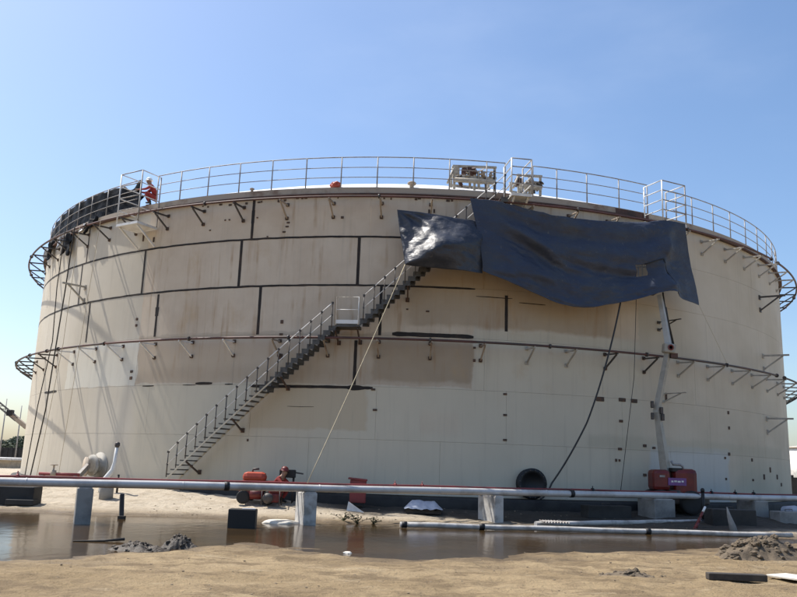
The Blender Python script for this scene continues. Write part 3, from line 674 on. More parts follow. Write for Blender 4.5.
# loose ends of the sheeting spilling over the rim, some black, some pale
for i, (t, z, ln, wdg, mt) in enumerate([(-60, 11.2, .4, 2.0, 'tarp_strip'), (-56.5, 11.3, .7, 2.6, 'tarp_black'), (-51.5, 11.1, .3, 1.6, 'tarp_strip'), (-48.6, 11.1, .9, 3.0, 'tarp_black'), (-44.8, 11.2, .14, 2.6, 'tarp_strip'), (-42.0, 11.4, .5, 2.2, 'tarp_black')]):
    s_ = MB(); s_.grid(lambda u, v: T(t + wdg * (u - .5) + .25 * sin(v * 6 + i), z + (.02 * sin(u * 7 + i) if z > 11.6 else .15 + .12 * sin(u * 5 + i * 2) + .08 * sin(u * 9 + i)) - ln * v, R + .14 + .10 * v + .07 * sin(u * 9 + v * 4 + i) + .05 * fbm(u * 3, v * 3, i, 2) - (.09 if z > 11.6 else 0)), 14, 8)
    o = s_.build('loose_end', M[mt], bpy.data.objects['black_plastic_sheet']); mod(o, 'SOLIDIFY', thickness=.004)

# ------------------------------------------------------------------ people
def person(name, label, loc, rz, helmet_mat, seedp=0):
    J = {}; V = []; E_ = []; RAD = []; KIND = []
    def jv(n, p, r, par=None, kind=0):
        J[n] = len(V); V.append(Vector(p)); RAD.append(r); KIND.append(kind)
        if par: E_.append((J[par], J[n]))
    jv('pel', (0, .12, .34), (.165, .14)); jv('sp', (0, .06, .52), (.15, .125), 'pel'); jv('ch', (0, -.07, .74), (.175, .13), 'sp'); jv('nk', (0, -.17, .87), (.06, .06), 'ch', 1)
    jv('hd', (0, -.21, .95), (.078, .088), 'nk', 1); jv('hd2', (0, -.225, 1.03), (.082, .098), 'hd', 1); jv('hd3', (0, -.225, 1.09), (.06, .07), 'hd2', 1)
    jv('nose', (0, -.325, .985), (.014, .016), 'hd', 1)
    for s in (-1, 1):
        S_ = str(s)
        jv('hip' + S_, (s * .11, .08, .31), (.10, .10), 'pel'); jv('th' + S_, (s * .15, -.12, .40), (.09, .09), 'hip' + S_); jv('kn' + S_, (s * .18, -.32, .49), (.068, .068), 'th' + S_)
        jv('cf' + S_, (s * .165, -.20, .28), (.062, .062), 'kn' + S_); jv('an' + S_, (s * .15, -.08, .09), (.046, .046), 'cf' + S_, 2); jv('toe' + S_, (s * .17, -.28, .05), (.045, .035), 'an' + S_, 2)
        jv('sh' + S_, (s * .20, -.09, .78), (.075, .075), 'ch'); jv('el' + S_, (s * .26, -.30, .60), (.05, .05), 'sh' + S_); jv('wr' + S_, (s * .17, -.52, .58), (.034, .03), 'el' + S_, 0)
        jv('pm' + S_, (s * .155, -.60, .575), (.042, .018), 'wr' + S_, 1)
        for q in range(4):
            dx = (q - 1.5) * .021; ln = (.05, .06, .056, .042)[q]
            jv('f%d%s' % (q, S_), (s * .155 + dx, -.64 - ln * .5, .575), (.0095, .0095), 'pm' + S_, 1); jv('g%d%s' % (q, S_), (s * .155 + dx, -.645 - ln, .55), (.0085, .0085), 'f%d%s' % (q, S_), 1)
        jv('t' + S_, (s * .105, -.615, .57), (.011, .011), 'pm' + S_, 1); jv('u' + S_, (s * .085, -.65, .56), (.0095, .0095), 't' + S_, 1)
    me = bpy.data.meshes.new('tmp'); me.from_pydata([tuple(v) for v in V], E_, []); ob = bpy.data.objects.new('tmp', me); col.objects.link(ob)
    sk = ob.modifiers.new('s', 'SKIN'); sk.use_smooth_shade = True
    for i, d in enumerate(me.skin_vertices[0].data): d.radius = RAD[i]; d.use_root = (i == 0)
    sb = ob.modifiers.new('b', 'SUBSURF'); sb.levels = 2; sb.render_levels = 2
    dg = bpy.context.evaluated_depsgraph_get(); m2 = bpy.data.meshes.new_from_object(ob.evaluated_get(dg)); bpy.data.objects.remove(ob)
    m2.materials.clear()
    for k in ('coverall', 'skin', 'boot'): m2.materials.append(M[k])
    for pl in m2.polygons:
        c = pl.center; bi = min(range(len(V)), key=lambda i: (V[i] - c).length_squared); pl.material_index = KIND[bi]; pl.use_smooth = True
    root = thing(name, label, 'person', loc); root.rotation_euler = (0, 0, rz)
    b = bpy.data.objects.new('body', m2); col.objects.link(b); b.parent = root
    h = MB(); h.lathe([(.155, .0), (.125, .012), (.122, .05), (.105, .10), (.06, .135), (.001, .145)], 18, (0, -.222, 1.035), (0, -.12, 1)); h.tube([(0, -.24, 1.17), (0, -.13, 1.165)], .012, 6)
    h.build('helmet', helmet_mat, root, world=False)
    for s in (-1, 1):
        e = MB(); e.lathe([(.001, -.012), (.012, 0), (.001, .012)], 8, (s * .032, -.302, 1.01)); e.build('eye', M['black'], root, world=False)
    return root
P0 = T(-32.9, dome_z(20.0) - .02, 20.0)
person('person', 'worker in red coverall crouching on the tank roof beside the black sheeting', P0, rad(-75), M['helmet_white']).scale = (1.05, 1.05, 1.02)

# ------------------------------------------------------------------ roof top things
t_ = thing('roof_manifold', 'cluttered beige steel manifold frame on the roof edge beside the ladder platform', 'manifold', T(7, dome_z(19.6), 19.6))
def rc(t, dz, r=19.6): return T(t, dome_z(19.6) + dz, r)
for t0, t1, tp_ in ((3.6, 8.0, .78), (10.7, 13.2, .62)):
    for t in (t0, (t0 + t1) / 2, t1):
        for r in (19.9, 19.0): m_ = MB(); m_.bar(rc(t, -.1, r), rc(t, tp_, r), .09); m_.build('frame_post', M['beige_steel'], t_)
    for r in (19.9, 19.0):
        for h in (tp_, tp_ * .45): m_ = MB(); m_.bar(rc(t0 - .2, h, r), rc(t1 + .2, h + (.06 if r > 19.5 else -.05), r), .09, .08); m_.build('frame_beam', M['beige_steel'], t_)
    k = 15 if t0 < 5 else 8; rq = random.Random(int(t0 * 10))
    for i in range(k):
        t = lerp(t0, t1, (i + .5 + rq.uniform(-.25, .25)) / k); h = tp_ * rq.uniform(.25, .8); sz = rq.uniform(.07, .15)
        m_ = MB()
        if i % 3 == 0: m_.rbox(rc(t, h, 19.85), (sz * 2, .2, sz * 2.2), .02, rad(t)); nm = 'control_box'
        elif i % 3 == 1: m_.lathe([(sz * .6, -.2), (sz * .6, .0), (sz, .02), (sz, .07), (sz * .3, .08), (sz * .3, .15), (sz * .8, .16), (sz * .8, .18)], 12, rc(t, h, 19.95), (rq.uniform(-.8, .8), rq.uniform(-.8, 0), .7)); nm = 'valve'
        else: m_.tube([rc(t - .4, h, 19.9), rc(t, h + .1, 19.95), rc(t + .1, -.05, 19.95)], sz * .4, 8); nm = 'branch_pipe'
        m_.build(nm, (M['dark_steel'], M['curb'], M['beige_steel'], M['curb_dark'])[rq.randrange(4)], t_)
    m_ = MB(); m_.tube([rc(t0, tp_ * .28, 20), rc(t1, tp_ * .28, 20)], .10, 10); m_.build('header_pipe', M['beige_steel'], t_)
    m_ = MB(); m_.tube([rc(t0 - .8, .02, 20.1), rc(t0, tp_, 19.9)], .04, 8); m_.build('brace', M['beige_steel'], t_)
bd = MB(); bd.blob(T(-9.1, dome_z(20.05) + .08, 20.05), (.20, .18, .16), 3, .35, 1.6, 3)
tag(bd.build('orange_bundle', M['orange']), 'small orange bundle on the roof edge behind the railing', 'bundle')

# ------------------------------------------------------------------ pipe rack in front
def PL(x, off=0.0, z=0.0):                       # along the rack; off = distance behind the main line
    d = Vector((1, .42, 0)).normalized(); nrm = Vector((-d.y, d.x, 0)); return Vector((x, 23.5 + .42 * x, z)) + nrm * off
RZ = atan2(.42, 1)
ZP = .97
pr = thing('silver_pipeline', 'long silver pipe running on concrete sleepers across the front', 'pipe', PL(-13, 0, ZP))
m_ = MB(); m_.tube([PL(x, 0, ZP + .006 * sin(x * .9)) for x in range(-14, 24)], .097, 20); m_.build('pipe', M['silver'], pr)
for x in (-4.36, 5.65, -13.2, 15.4):
    m_ = MB(); m_.tube([PL(x - .06, 0, ZP), PL(x + .06, 0, ZP)], .118, 18); m_.build('coupling', M['black'], pr)
for i in range(9):
    x = -12.2 + 3.4 * i; m_ = MB(); m_.tube([PL(x - .012, 0, ZP), PL(x + .012, 0, ZP)], .102, 18); m_.build('weld_bead', M['silver'], pr)
rp_ = thing('red_fire_line', 'thin red pipe running along behind the long silver pipe', 'pipe', PL(-13, .3, 1.08))
m_ = MB(); m_.tube([PL(x, .30, 1.085 + .008 * sin(x * 1.3)) for x in range(-10, 24)], .03, 10); m_.build('pipe', M['red_line'], rp_)
for x in (-9.0, .2, 1.0, 6.6, 11.2, 12.2, 13.0):
    m_ = MB(); m_.tube([PL(x - .03, .3, 1.085), PL(x + .03, .3, 1.085)], .07, 12); m_.tube([PL(x, .3, 1.085), PL(x, .3, 1.22)], .015, 6); m_.build('valve', M['black'] if x > 2 else M['red_line'], rp_)
gp_ = thing('grey_back_line', 'grey pipe lying behind the red line on the concrete sleepers', 'pipe', PL(-13, .62, .9))
m_ = MB(); m_.tube([PL(x, .62, .90) for x in range(-10, 24)], .055, 12); m_.build('pipe', M['grey_steel'], gp_)
# sleepers
def sleeper(x, wdt, dep, z0, mat, label, rot=0.):
    o = PL(x, .28); t = thing('concrete_sleeper', label, 'support', (o.x, o.y, z0), 'concrete sleepers under the pipes')
    b = MB(); b.rbox((o.x, o.y, (z0 + .842) / 2), (wdt, dep, .842 - z0), .02, RZ + rot); b.build('block', mat, t)
    c = MB(); c.box((o.x, o.y, .857), (wdt * .8, dep * .98, .03), rz=RZ + rot); c.build('bearing_plate', M['concrete_white'], t)
    for off in (.62,):
        u = MB(); d = Vector((cos(RZ), sin(RZ), 0)); p = PL(x, off, 0); rr = .155 if off == 0 else .08; zz = ZP if off == 0 else .905
        nn = Vector((-d.y, d.x, 0)); u.tube([p + nn * rr * cos(a) + Vector((0, 0, zz + rr * sin(a))) for a in [pi * i / 8 for i in range(9)]] , .01, 6); u.build('strap', M['dark_steel'], t)
    return t
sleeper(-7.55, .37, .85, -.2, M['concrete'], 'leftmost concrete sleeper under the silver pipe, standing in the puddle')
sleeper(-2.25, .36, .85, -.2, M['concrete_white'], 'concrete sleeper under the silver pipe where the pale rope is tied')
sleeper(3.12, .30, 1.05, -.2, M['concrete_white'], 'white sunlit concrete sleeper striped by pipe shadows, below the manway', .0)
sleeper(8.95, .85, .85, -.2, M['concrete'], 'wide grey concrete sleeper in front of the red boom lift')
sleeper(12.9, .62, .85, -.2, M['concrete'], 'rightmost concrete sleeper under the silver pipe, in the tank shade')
# pipes lying at the water's edge
def ground_pipe(a, b, r, label, mat, joints=()):
    a = Vector(a); b = Vector(b); t = thing('ground_pipe', label, 'pipe', a, None)
    m_ = MB(); m_.tube([a.lerp(b, i / 12) + Vector((0, 0, .008 * sin(i * 1.7))) for i in range(13)], r, 14); m_.build('pipe', mat, t)
    for j in joints: p = a.lerp(b, j); d = (b - a).normalized(); q = MB(); q.tube([p - d * .07, p + d * .07], r * 1.25, 14); q.build('coupling', M['black'], t)
ground_pipe((.25, 22.55, .09), (11.5, 23.75, .07), .07, 'white pipe lying along the edge of the puddle, nearer of two', M['concrete_white'], (.01, .20, .62))
ground_pipe((4.2, 24.05, .13), (10.25, 27.0, .20), .075, 'white pipe lying on the ground just behind the puddle pipe', M['concrete_white'], (.98,))
sb_ = MB(); sb_.grid(lambda u, v: (4.3 + .75 * u, 23.3 + .75 * v + .08 * u, .235 + .022 * sin(u * 2 * pi * 9)), 108, 3, True); o = tag(sb_.build('corrugated_sheet', M['grey_steel']), 'small corrugated metal sheet lying on the ground pipes', 'metal sheet'); mod(o, 'SOLIDIFY', thickness=.01)

# ------------------------------------------------------------------ boom lift
bx0 = Vector((9.75, 28.35, gz(9.75, 28.35)))
bl_ = thing('boom_lift', 'red boom lift with raised grey arm parked against the tank', 'boom lift', bx0)
m_ = MB(); m_.rbox(bx0 + Vector((0, 0, .48)), (2.1, .95, .3), .06, .12); m_.build('chassis', M['dark_steel'], bl_)
for sx in (-.62, .40):
    for sy in (-.45, .45):
        c = bx0 + Vector((sx, sy, .40)); m_ = MB(); m_.lathe([(.24, -.14), (.38, -.15), (.40, -.10), (.40, .10), (.38, .15), (.24, .14)], 22, c, (-.12, 1, 0)); wv = m_.build('wheel', M['rubber'], bl_)
        q = MB(); q.lathe([(.23, -.12), (.23, .12)], 18, c, (-.12, 1, 0)); q.build('rim', M['boom'], wv)
m_ = MB(); m_.lathe([(.5, .62), (.5, .8)], 24, bx0); m_.build('turntable', M['dark_steel'], bl_)
hood = MB(); hood.rbox(bx0 + Vector((-.56, -.12, 1.12)), (.60, .75, .70), .13); hd = hood.build('engine_hood', M['red'], bl_)
q = MB(); q.box(bx0 + Vector((-.56, -.50, 1.25)), (.18, .012, .07)); q.build('latch', M['grey_steel'], hd)
hood = MB(); hood.rbox(bx0 + Vector((.27, -.12, 1.06)), (.80, .75, .92), .15); hd2 = hood.build('counterweight', M['red'], bl_)
q = MB(); q.box(bx0 + Vector((-.02, -.2, 1.48)), (.34, .5, .12)); q.build('air_cleaner', M['black'], hd2)
q = MB(); q.box(bx0 + Vector((-.06, -.505, 1.08)), (.62, .012, .25)); dc = q.build('name_decal', M['purple'], bl_)
for i, (dx, w_) in enumerate(((-.17, .07), (-.06, .09), (.06, .10), (.18, .07))):
    q = MB(); q.box(bx0 + Vector((-.06 + dx, -.514, 1.085 + .01 * (i % 2))), (w_, .006, .055)); q.build('decal_mark', M['white_steel'], dc)
q = MB(); q.tube([bx0 + Vector((.33, 0, 1.45)), bx0 + Vector((.33, 0, 1.6)), bx0 + Vector((.22, -.02, 1.66)), bx0 + Vector((-.02, -.04, 1.66)), bx0 + Vector((-.08, -.04, 1.78))], .045, 10); q.build('exhaust', M['grey_steel'], bl_)
A0, A1, A2, A3 = Vector((9.52, 28.35, 1.35)), Vector((9.23, 28.3, 3.9)), Vector((9.66, 28.2, 6.0)), Vector((9.50, 28.42, 8.05))
m_ = MB(); m_.tube([A0, A0.lerp(A1, .5), A1], [.20, .17, .12], 4, smooth=False); m_.build('lower_boom', M['boom'], bl_)
m_ = MB(); m_.tube([A1 - (A2 - A1) * .06, A2], [.135, .115], 4, smooth=False); m_.build('mid_boom', M['boom'], bl_)
m_ = MB(); m_.rbox(A2 + Vector((.02, -.02, .05)), (.42, .34, .34), .05, 0, Matrix.Rotation(.12, 3, 'Y')); kn = m_.build('knuckle', M['boom'], bl_)
q = MB(); q.lathe([(.105, .0), (.105, .012), (.06, .012), (.06, 0)], 20, A2 + Vector((.03, -.205, .07)), (0, -1, 0)); q.build('red_badge', M['red'], kn)
q = MB(); q.box(A2 + Vector((.18, -.02, -.2)), (.24, .2, .16)); q.build('hydraulic_block', M['curb_dark'], kn)
m_ = MB(); m_.tube([A2 + Vector((.04, 0, .1)), A3], [.135, .105], 4, smooth=False); m_.build('upper_boom', M['boom2'], bl_)
q = MB(); q.tube([A2 + Vector((.2, -.02, .2)), A3 + Vector((.15, -.02, -.3)), A3 + Vector((.12, 0, .1))], .03, 8); q.build('hydraulic_hose', M['hose'], bl_)
q = MB(); q.bar(A2 + Vector((.17, 0, .1)), A3 + Vector((.2, 0, -.45)), .06); q.build('lift_cylinder', M['dark_steel'], bl_)
for dz, dx in ((-.25, -.2), (-.05, .12), (-.28, .16), (.15, -.2)):
    q = MB(); q.rbox(A1 + Vector((dx, -.1, dz)), (.10, .12, .24), .02); q.build('guide_block', M['dark_steel'], bl_)
bc = Vector((8.95, 28.85, 8.2)); m_ = MB(); m_.box(bc, (1.1, .5, .06)); bkt = m_.build('basket', M['dark_steel'], bl_)
for sx in (-.53, 0, .53):
    for sy in (-.23, .23): q = MB(); q.tube([bc + Vector((sx, sy, 0)), bc + Vector((sx, sy, 1.05))], .022, 6); q.build('basket_post', M['boom2'], bkt)
for h in (.55, 1.05):
    q = MB(); q.tube([bc + Vector((sx, sy, h)) for sx, sy in ((-.53, -.23), (.53, -.23), (.53, .23), (-.53, .23))], .02, 6, True); q.build('basket_rail', M['boom2'], bkt)
q = MB(); q.box(bc + Vector((-.75, -.27, .75)), (.55, .02, .7)); q.build('amber_panel', M['glass_amber'], bkt)

# ------------------------------------------------------------------ red compressor, worker and gear near the stairs
def G(x, y, dz=0.0): return Vector((x, y, gz(x, y) + dz))
c0 = G(-4.35, 26.6); cp_ = thing('compressor', 'red wheeled air compressor parked below the stairs', 'compressor', c0)
m_ = MB(); m_.rbox(c0 + Vector((0, .1, .52)), (1.15, .8, .42), .08, .1); m_.build('chassis_cover', M['red'], cp_)
m_ = MB(); m_.rbox(c0 + Vector((.02, -.30, .30)), (.62, .10, .30), .02, .1); m_.build('skid_panel', M['red'], cp_)
for i in range(6): m_ = MB(); m_.box(c0 + Vector((-.42 + .16 * i, -.335 + .016 * i, .56)), (.05, .02, .24), rz=.1); m_.build('louvre', M['black'], cp_)
m_ = MB(); m_.rbox(c0 + Vector((-.12, .1, .83)), (.75, .7, .34), .14, .1); m_.build('hood', M['orange'], cp_)
for dx, dy in ((-.38, -.34), (-.38, .52), (.42, -.34), (.42, .52)):
    c = c0 + Vector((dx, dy, .21)); m_ = MB(); m_.lathe([(.12, -.07), (.20, -.075), (.215, -.04), (.215, .04), (.20, .075), (.12, .07)], 20, c, (-.1, 1, 0)); wv = m_.build('wheel', M['rubber'], cp_)
    q = MB(); q.lathe([(.11, -.06), (.11, .06)], 14, c, (-.1, 1, 0)); q.build('rim', M['grey_steel'], wv)
m_ = MB(); m_.lathe([(.09, -.22), (.15, -.2), (.15, .2), (.09, .22)], 14, c0 + Vector((.05, -.38, .32)), (1, .1, 0)); m_.build('air_tank', M['red'], cp_)
m_ = MB(); m_.tube([c0 + Vector((-.2, .1, 1.0)), c0 + Vector((-.2, .1, 1.08)), c0 + Vector((.0, .1, 1.1))], .035, 8); m_.build('exhaust', M['dark_steel'], cp_)
pc = G(-3.78, 26.0); pmp = thing('water_pump', 'small red engine pump on the sand in front of the compressor', 'pump', pc)
m_ = MB(); m_.rbox(pc + Vector((0, 0, .26)), (.42, .36, .28), .05, .3); m_.build('engine', M['red'], pmp)
m_ = MB(); m_.lathe([(.16, -.07), (.17, 0), (.12, .09), (.05, .1)], 16, pc + Vector((-.1, -.2, .25)), (-.2, -1, 0)); m_.build('pump_housing', M['dark_steel'], pmp)
m_ = MB()
for sx in (-.28, .28): m_.tube([pc + Vector((sx, -.24, .03)), pc + Vector((sx, -.24, .48)), pc + Vector((sx, .24, .48)), pc + Vector((sx, .24, .03))], .018, 6)
m_.build('frame', M['dark_steel'], pmp)
m_ = MB(); m_.rbox(pc + Vector((.05, .02, .46)), (.3, .26, .13), .04, .3); m_.build('fuel_tank', M['red'], pmp)
person('person', 'worker in red coverall and red helmet crouching by the compressor', G(-3.72, 26.75, .0), rad(70), M['red'])
gg = G(-3.45, 27.0); gb_ = thing('grey_toolbox', 'grey metal box with a bar on a stand, right of the crouching worker', 'box', gg)
m_ = MB(); m_.rbox(gg + Vector((0, 0, .92)), (.5, .4, .26), .03); m_.build('body', M['concrete_dark'], gb_)
m_ = MB(); m_.bar(gg + Vector((.2, -.05, .97)), gg + Vector((.52, -.1, .93)), .05); m_.build('handle_bar', M['dark_steel'], gb_)
for sx in (-.2, .2):
    for sy in (-.15, .15): m_ = MB(); m_.tube([gg + Vector((sx, sy, -.02)), gg + Vector((sx, sy, .8))], .02, 6); m_.build('leg', M['dark_steel'], gb_)
# cabinet, sheet, covered pallet
cc = G(-1.1, 26.7); cb_ = thing('red_cabinet', 'dark red metal cabinet standing at the tank base', 'cabinet', cc)
m_ = MB(); m_.rbox(cc + Vector((0, 0, .5)), (.52, .4, .72), .02); m_.build('body', M['red_line'], cb_)
m_ = MB(); m_.rbox(cc + Vector((-.02, 0, .88)), (.62, .48, .06), .02, 0, Matrix.Rotation(.08, 3, 'Y')); m_.build('lid', M['red_line'], cb_)
m_ = MB(); m_.box(cc + Vector((0, -.205, .5)), (.44, .012, .6)); dr = m_.build('door', M['red_line'], cb_); q = MB(); q.box(cc + Vector((.16, -.22, .52)), (.03, .03, .12)); q.build('handle', M['black'], dr)
for sx in (-.2, .2):
    q = MB(); q.box(cc + Vector((sx, 0, .07)), (.05, .3, .16)); q.build('foot', M['black'], cb_)
ws = MB(); b = G(-1.15, 25.75); vs = [b + Vector(p) for p in ((-.25, 0, -.02), (.30, .05, -.02), (-.20, .08, .30), (-.25, .03, -.02), (.30, .08, -.02), (-.20, .11, .30))]
ws.add(vs, [(0, 1, 2), (5, 4, 3), (0, 3, 4, 1), (1, 4, 5, 2), (2, 5, 3, 0)]); tag(ws.build('triangular_sheet', M['white_steel']), 'white triangular sheet propped in front of the red cabinet', 'sheet')
b = G(1.0, 26.0); pt = thing('covered_pallet', 'pale plastic sheet over a pallet in the tank shade left of the sunlit sleeper', 'pallet', b)
for y in (-.3, 0, .3): q = MB(); q.box(b + Vector((0, y, .05)), (1.1, .1, .1)); q.build('runner', M['wood_dark'], pt)
for i in range(6): q = MB(); q.box(b + Vector((-.46 + .185 * i, 0, .115)), (.12, .8, .025)); q.build('plank', M['wood_dark'], pt)
q = MB(); q.grid(lambda u, v: b + Vector((-.60 + 1.2 * u, -.46 + .92 * v, .14 + .22 * min(1, 5 * u, 5 * (1 - u)) * min(1, 4 * v, 4 * (1 - v)) + .05 * fbm(u * 4, v * 4, 3, 3))), 24, 16); q.build('plastic_cover', M['plastic_sheet'], pt)

# black box by the water
b = Vector((-3.72, 20.8, -.02)); bk = thing('black_box', 'black open steel box standing at the edge of the puddle', 'box', b)
m_ = MB(); m_.rbox(b + Vector((0, 0, .24)), (.68, .45, .48), .02, .06); m_.build('body', M['black'], bk)
m_ = MB(); m_.box(b + Vector((.15, -.05, .49)), (.32, .2, .012), rz=.2); m_.build('paper_scrap', M['plastic_sheet'], bk)
# pale sack or slab next to the roped sleeper
ss = MB(); ss.blob(G(-2.95, 22.75, .05), (.52, .34, .13), 5, .25, 1.5, 3, Matrix.Rotation(.2, 3, 'Z'), True); tag(ss.build('cement_sack', M['board']), 'pale cement sack lying beside the roped sleeper', 'sack')
# posts at left
b = G(-9.1, 26.3); vp = thing('grey_stub_post', 'round grey concrete stub post behind the leftmost sleeper', 'post', b)
m_ = MB(); m_.lathe([(.215, -.1), (.215, .52), (.19, .55)], 24, b); m_.build('shaft', M['concrete'], vp)
m_ = MB(); m_.lathe([(.10, .5), (.10, .62)], 16, b); m_.build('collar', M['dark_steel'], vp)
b = G(-9.45, 27.4); vt = thing('vent_pipe', 'bent white vent pipe with dark cap rising beside the stub post', 'pipe', b)
m_ = MB(); m_.tube([b + Vector((-.22, 0, -.05)), b + Vector((-.2, 0, .35)), b + Vector((.10, 0, .75)), b + Vector((.14, 0, 1.0)), b + Vector((.17, 0, 1.62))], [.09, .09, .085, .06, .055], 12); m_.build('pipe', M['white_steel'], vt)
m_ = MB(); m_.lathe([(.06, 1.5), (.085, 1.56), (.085, 1.64), (.05, 1.68)], 14, b + Vector((.17, 0, 0))); m_.build('cap', M['dark_steel'], vt)
m_ = MB(); m_.tube([b + Vector((.35, -.1, 0)), b + Vector((.35, -.1, .62))], .035, 8); m_.build('side_stub', M['black'], vt)
b = Vector((-7.28, 22.35, 0)); sp_ = thing('leaning_stake', 'short dark leaning timber stake at the puddle shore', 'stake', b)
m_ = MB(); m_.bar(b + Vector((.03, 0, -.1)), b + Vector((-.12, .3, .62)), .11); m_.build('timber', M['concrete_dark'], sp_)
m_ = MB(); m_.box(b + Vector((.03, 0, .01)), (.17, .17, .14)); m_.build('foot_collar', M['wood_dark'], sp_)
# inclined beam near the side nozzle
pbm = MB(); pbm.bar((-11.35, 29.1, .62), (-11.5, 31.0, 1.28), .11, .2); tag(pbm.build('prop_beam', M['grey_steel']), 'inclined grey steel beam propped against the side nozzle', 'beam')
# red valve set
b = Vector((-12.1, 29.3, gz(-12.1, 29.3))); rvv = thing('red_valve_set', 'low red pipework with a valve at the left foot of the tank', 'valve', b)
m_ = MB(); m_.tube([b + Vector((-.5, 0, .42)), b + Vector((.9, .1, .42))], .06, 10); m_.build('pipe', M['red_line'], rvv)
m_ = MB(); m_.lathe([(.1, .35), (.1, .55), (.03, .56), (.03, .72), (.13, .73), (.13, .76)], 14, b); m_.build('valve', M['curb'], rvv)
for x in (-.4, .8): m_ = MB(); m_.box(b + Vector((x, .05, .18)), (.12, .2, .4)); m_.build('support', M['concrete'], rvv)
# dark concrete block at left edge with twigs
b = G(-11.6, 25.0); lbk = thing('concrete_block', 'dark weathered concrete block at the left edge behind the puddle', 'block', b)
m_ = MB(); m_.rbox(b + Vector((0, 0, .25)), (1.75, .7, .56), .03, .05); m_.build('body', M['concrete_dark'], lbk)
m_ = MB(); m_.rbox(b + Vector((.55, -.25, .08)), (.8, .5, .16), .02, .1); m_.build('footing', M['concrete_dark'], lbk)
# objects in the shade at right
def block(loc, d, rz, mat, label):
    b = Vector(loc); t = thing('concrete_block', label, 'block', b); m_ = MB(); m_.rbox(b + Vector((0, 0, d[2] / 2 - .05)), d, .025, rz); m_.build('body', mat, t)
    q = MB(); q.tube([b + Vector((-.12, 0, d[2] - .07)), b + Vector((-.12, 0, d[2] + .02)), b + Vector((.12, 0, d[2] + .02)), b + Vector((.12, 0, d[2] - .07))], .012, 6); q.build('lifting_loop', M['dark_steel'], t)
block(G(10.75, 26.2), (1.45, .6, .52), .1, M['concrete_dark'], 'low dark concrete block right of the red and white pole')
block(G(13.6, 28.2), (1.1, .55, .42), .2, M['concrete'], 'pale grey concrete block right of the rightmost sleeper')
block(G(7.0, 26.9), (1.6, .5, .4), .3, M['concrete_dark'], 'dark concrete block left of the boom lift sleeper')
block(G(15.4, 29.2), (.9, .6, .6), .2, M['concrete_dark'], 'dark concrete block at the right edge under the silver pipe')
b = Vector((9.05, 24.85, 0)); rpo = thing('barrier_pole', 'red and white striped pole leaning over the ground pipes', 'pole', b)
p0, p1 = b + Vector((0, 0, -.05)), b + Vector((.62, .55, .72))
for i in range(5):
    m_ = MB(); m_.tube([p0.lerp(p1, i / 5), p0.lerp(p1, (i + 1) / 5)], [.055 - .004 * i, .055 - .004 * (i + 1)], 12); m_.build('band', M['red'] if i != 4 else M['white_steel'], rpo)
b = Vector((10.15, 24.75, 0)); wf = MB(); wf.tube([b + Vector((.12, 0, -.05)), b + Vector((.07, 0, .2)), b + Vector((-.02, 0, .5)), b + Vector((-.07, 0, .76))], [.12, .10, .06, .015], 10); tag(wf.build('pale_plastic_cone', M['concrete']), 'tall curved pale spike standing right of the red pole', 'marker')
b = G(10.2, 26.95); dp = thing('dark_valve_post', 'black upright valve post beside the boom lift', 'post', b); m_ = MB(); m_.tube([b + Vector((0, 0, -.05)), b + Vector((0, 0, 1.0))], .055, 10); m_.build('shaft', M['black'], dp); m_ = MB(); m_.lathe([(.065, .9), (.065, 1.0), (.03, 1.04)], 12, b); m_.build('cap', M['black'], dp)
b = G(15.2, 28.1); dru = MB(); dru.lathe([(.14, -.3), (.16, -.25), (.16, .2), (.12, .3), (.001, .33)], 16, b + Vector((-1.3, .6, .42)), (.4, -1, .1)); tag(dru.build('pale_canister', M['plastic_sheet']), 'small pale canister above the grey block at far right', 'canister')
# litter on the shore
lt = MB(); lt.blob(G(8.35, 21.9, .06), (.22, .1, .06), 2, .3, 2, 2); tag(lt.build('paper_litter', M['white_steel']), 'crumpled white litter at the near shore below the red pole', 'litter')
lt = MB(); lt.blob(G(-.8, 15.75, .03), (.09, .07, .05), 4, .3, 2, 2); tag(lt.build('white_stone', M['board']), 'small white stone at the near shore in the middle', 'stone')

# ------------------------------------------------------------------ mud heaps and dirt pile
def heap(name, label, cx, cy, ax_, ay_, h, mat, nclod, seed, clod=(.05, .16), rot=0., smooth=False, amp=.5, fr_=1.6, rough_=.14):
    rnd = random.Random(seed); mb = MB(); n = 46
    def f(u, v):
        a = u * 2 * pi; r = v; k = 1 + .30 * fbm(cos(a) * 1.3, sin(a) * 1.3, seed, 3)
        lx = cos(a) * r * ax_ * k; ly = sin(a) * r * ay_ * k
        x = cx + lx * cos(rot) - ly * sin(rot); y = cy + lx * sin(rot) + ly * cos(rot)
        z = h * (1 - r ** 1.6) * (1 + .5 * fbm(x * 2.2, y * 2.2, seed, 3)) + rough_ * h * fbm(x * 7, y * 7, seed, 4) * (1 - r * .8) - .03 * r
        return Vector((x, y, max(gz(x, y), -.01) * 1.0 + z))
    mb.grid(f, n * 2, 30, smooth)
    for i in range(nclod):
        a = rnd.uniform(0, 2 * pi); r = rnd.random() ** .6 * 1.08; p = f(a / (2 * pi), min(r, 1)); p.x += (max(r, 1) - 1) * ax_ * cos(a); s = rnd.uniform(*clod) * (1.1 - .5 * r)
        mb.blob(p, (s * rnd.uniform(.8, 1.5), s, s * rnd.uniform(.6, 1)), rnd.random() * 50, amp, fr_, 3 if s > .07 else 2, Matrix.Rotation(rnd.uniform(0, 3), 3, 'Z'), smooth)
    return tag(mb.build(name, mat), label, 'heap')
heap('mud_heap', 'flat heap of wet dark mud clods at the near puddle edge', -4.55, 15.15, .66, .36, .15, M['mud'], 60, 3, (.012, .06), .0, False, .7, 1.7, .45)
heap('mud_heap', 'taller rounded heap of dark mud behind the flat mud clods', -3.98, 15.75, .42, .32, .27, M['mud'], 50, 8, (.012, .05), -.1, False, .7, 1.7, .40)
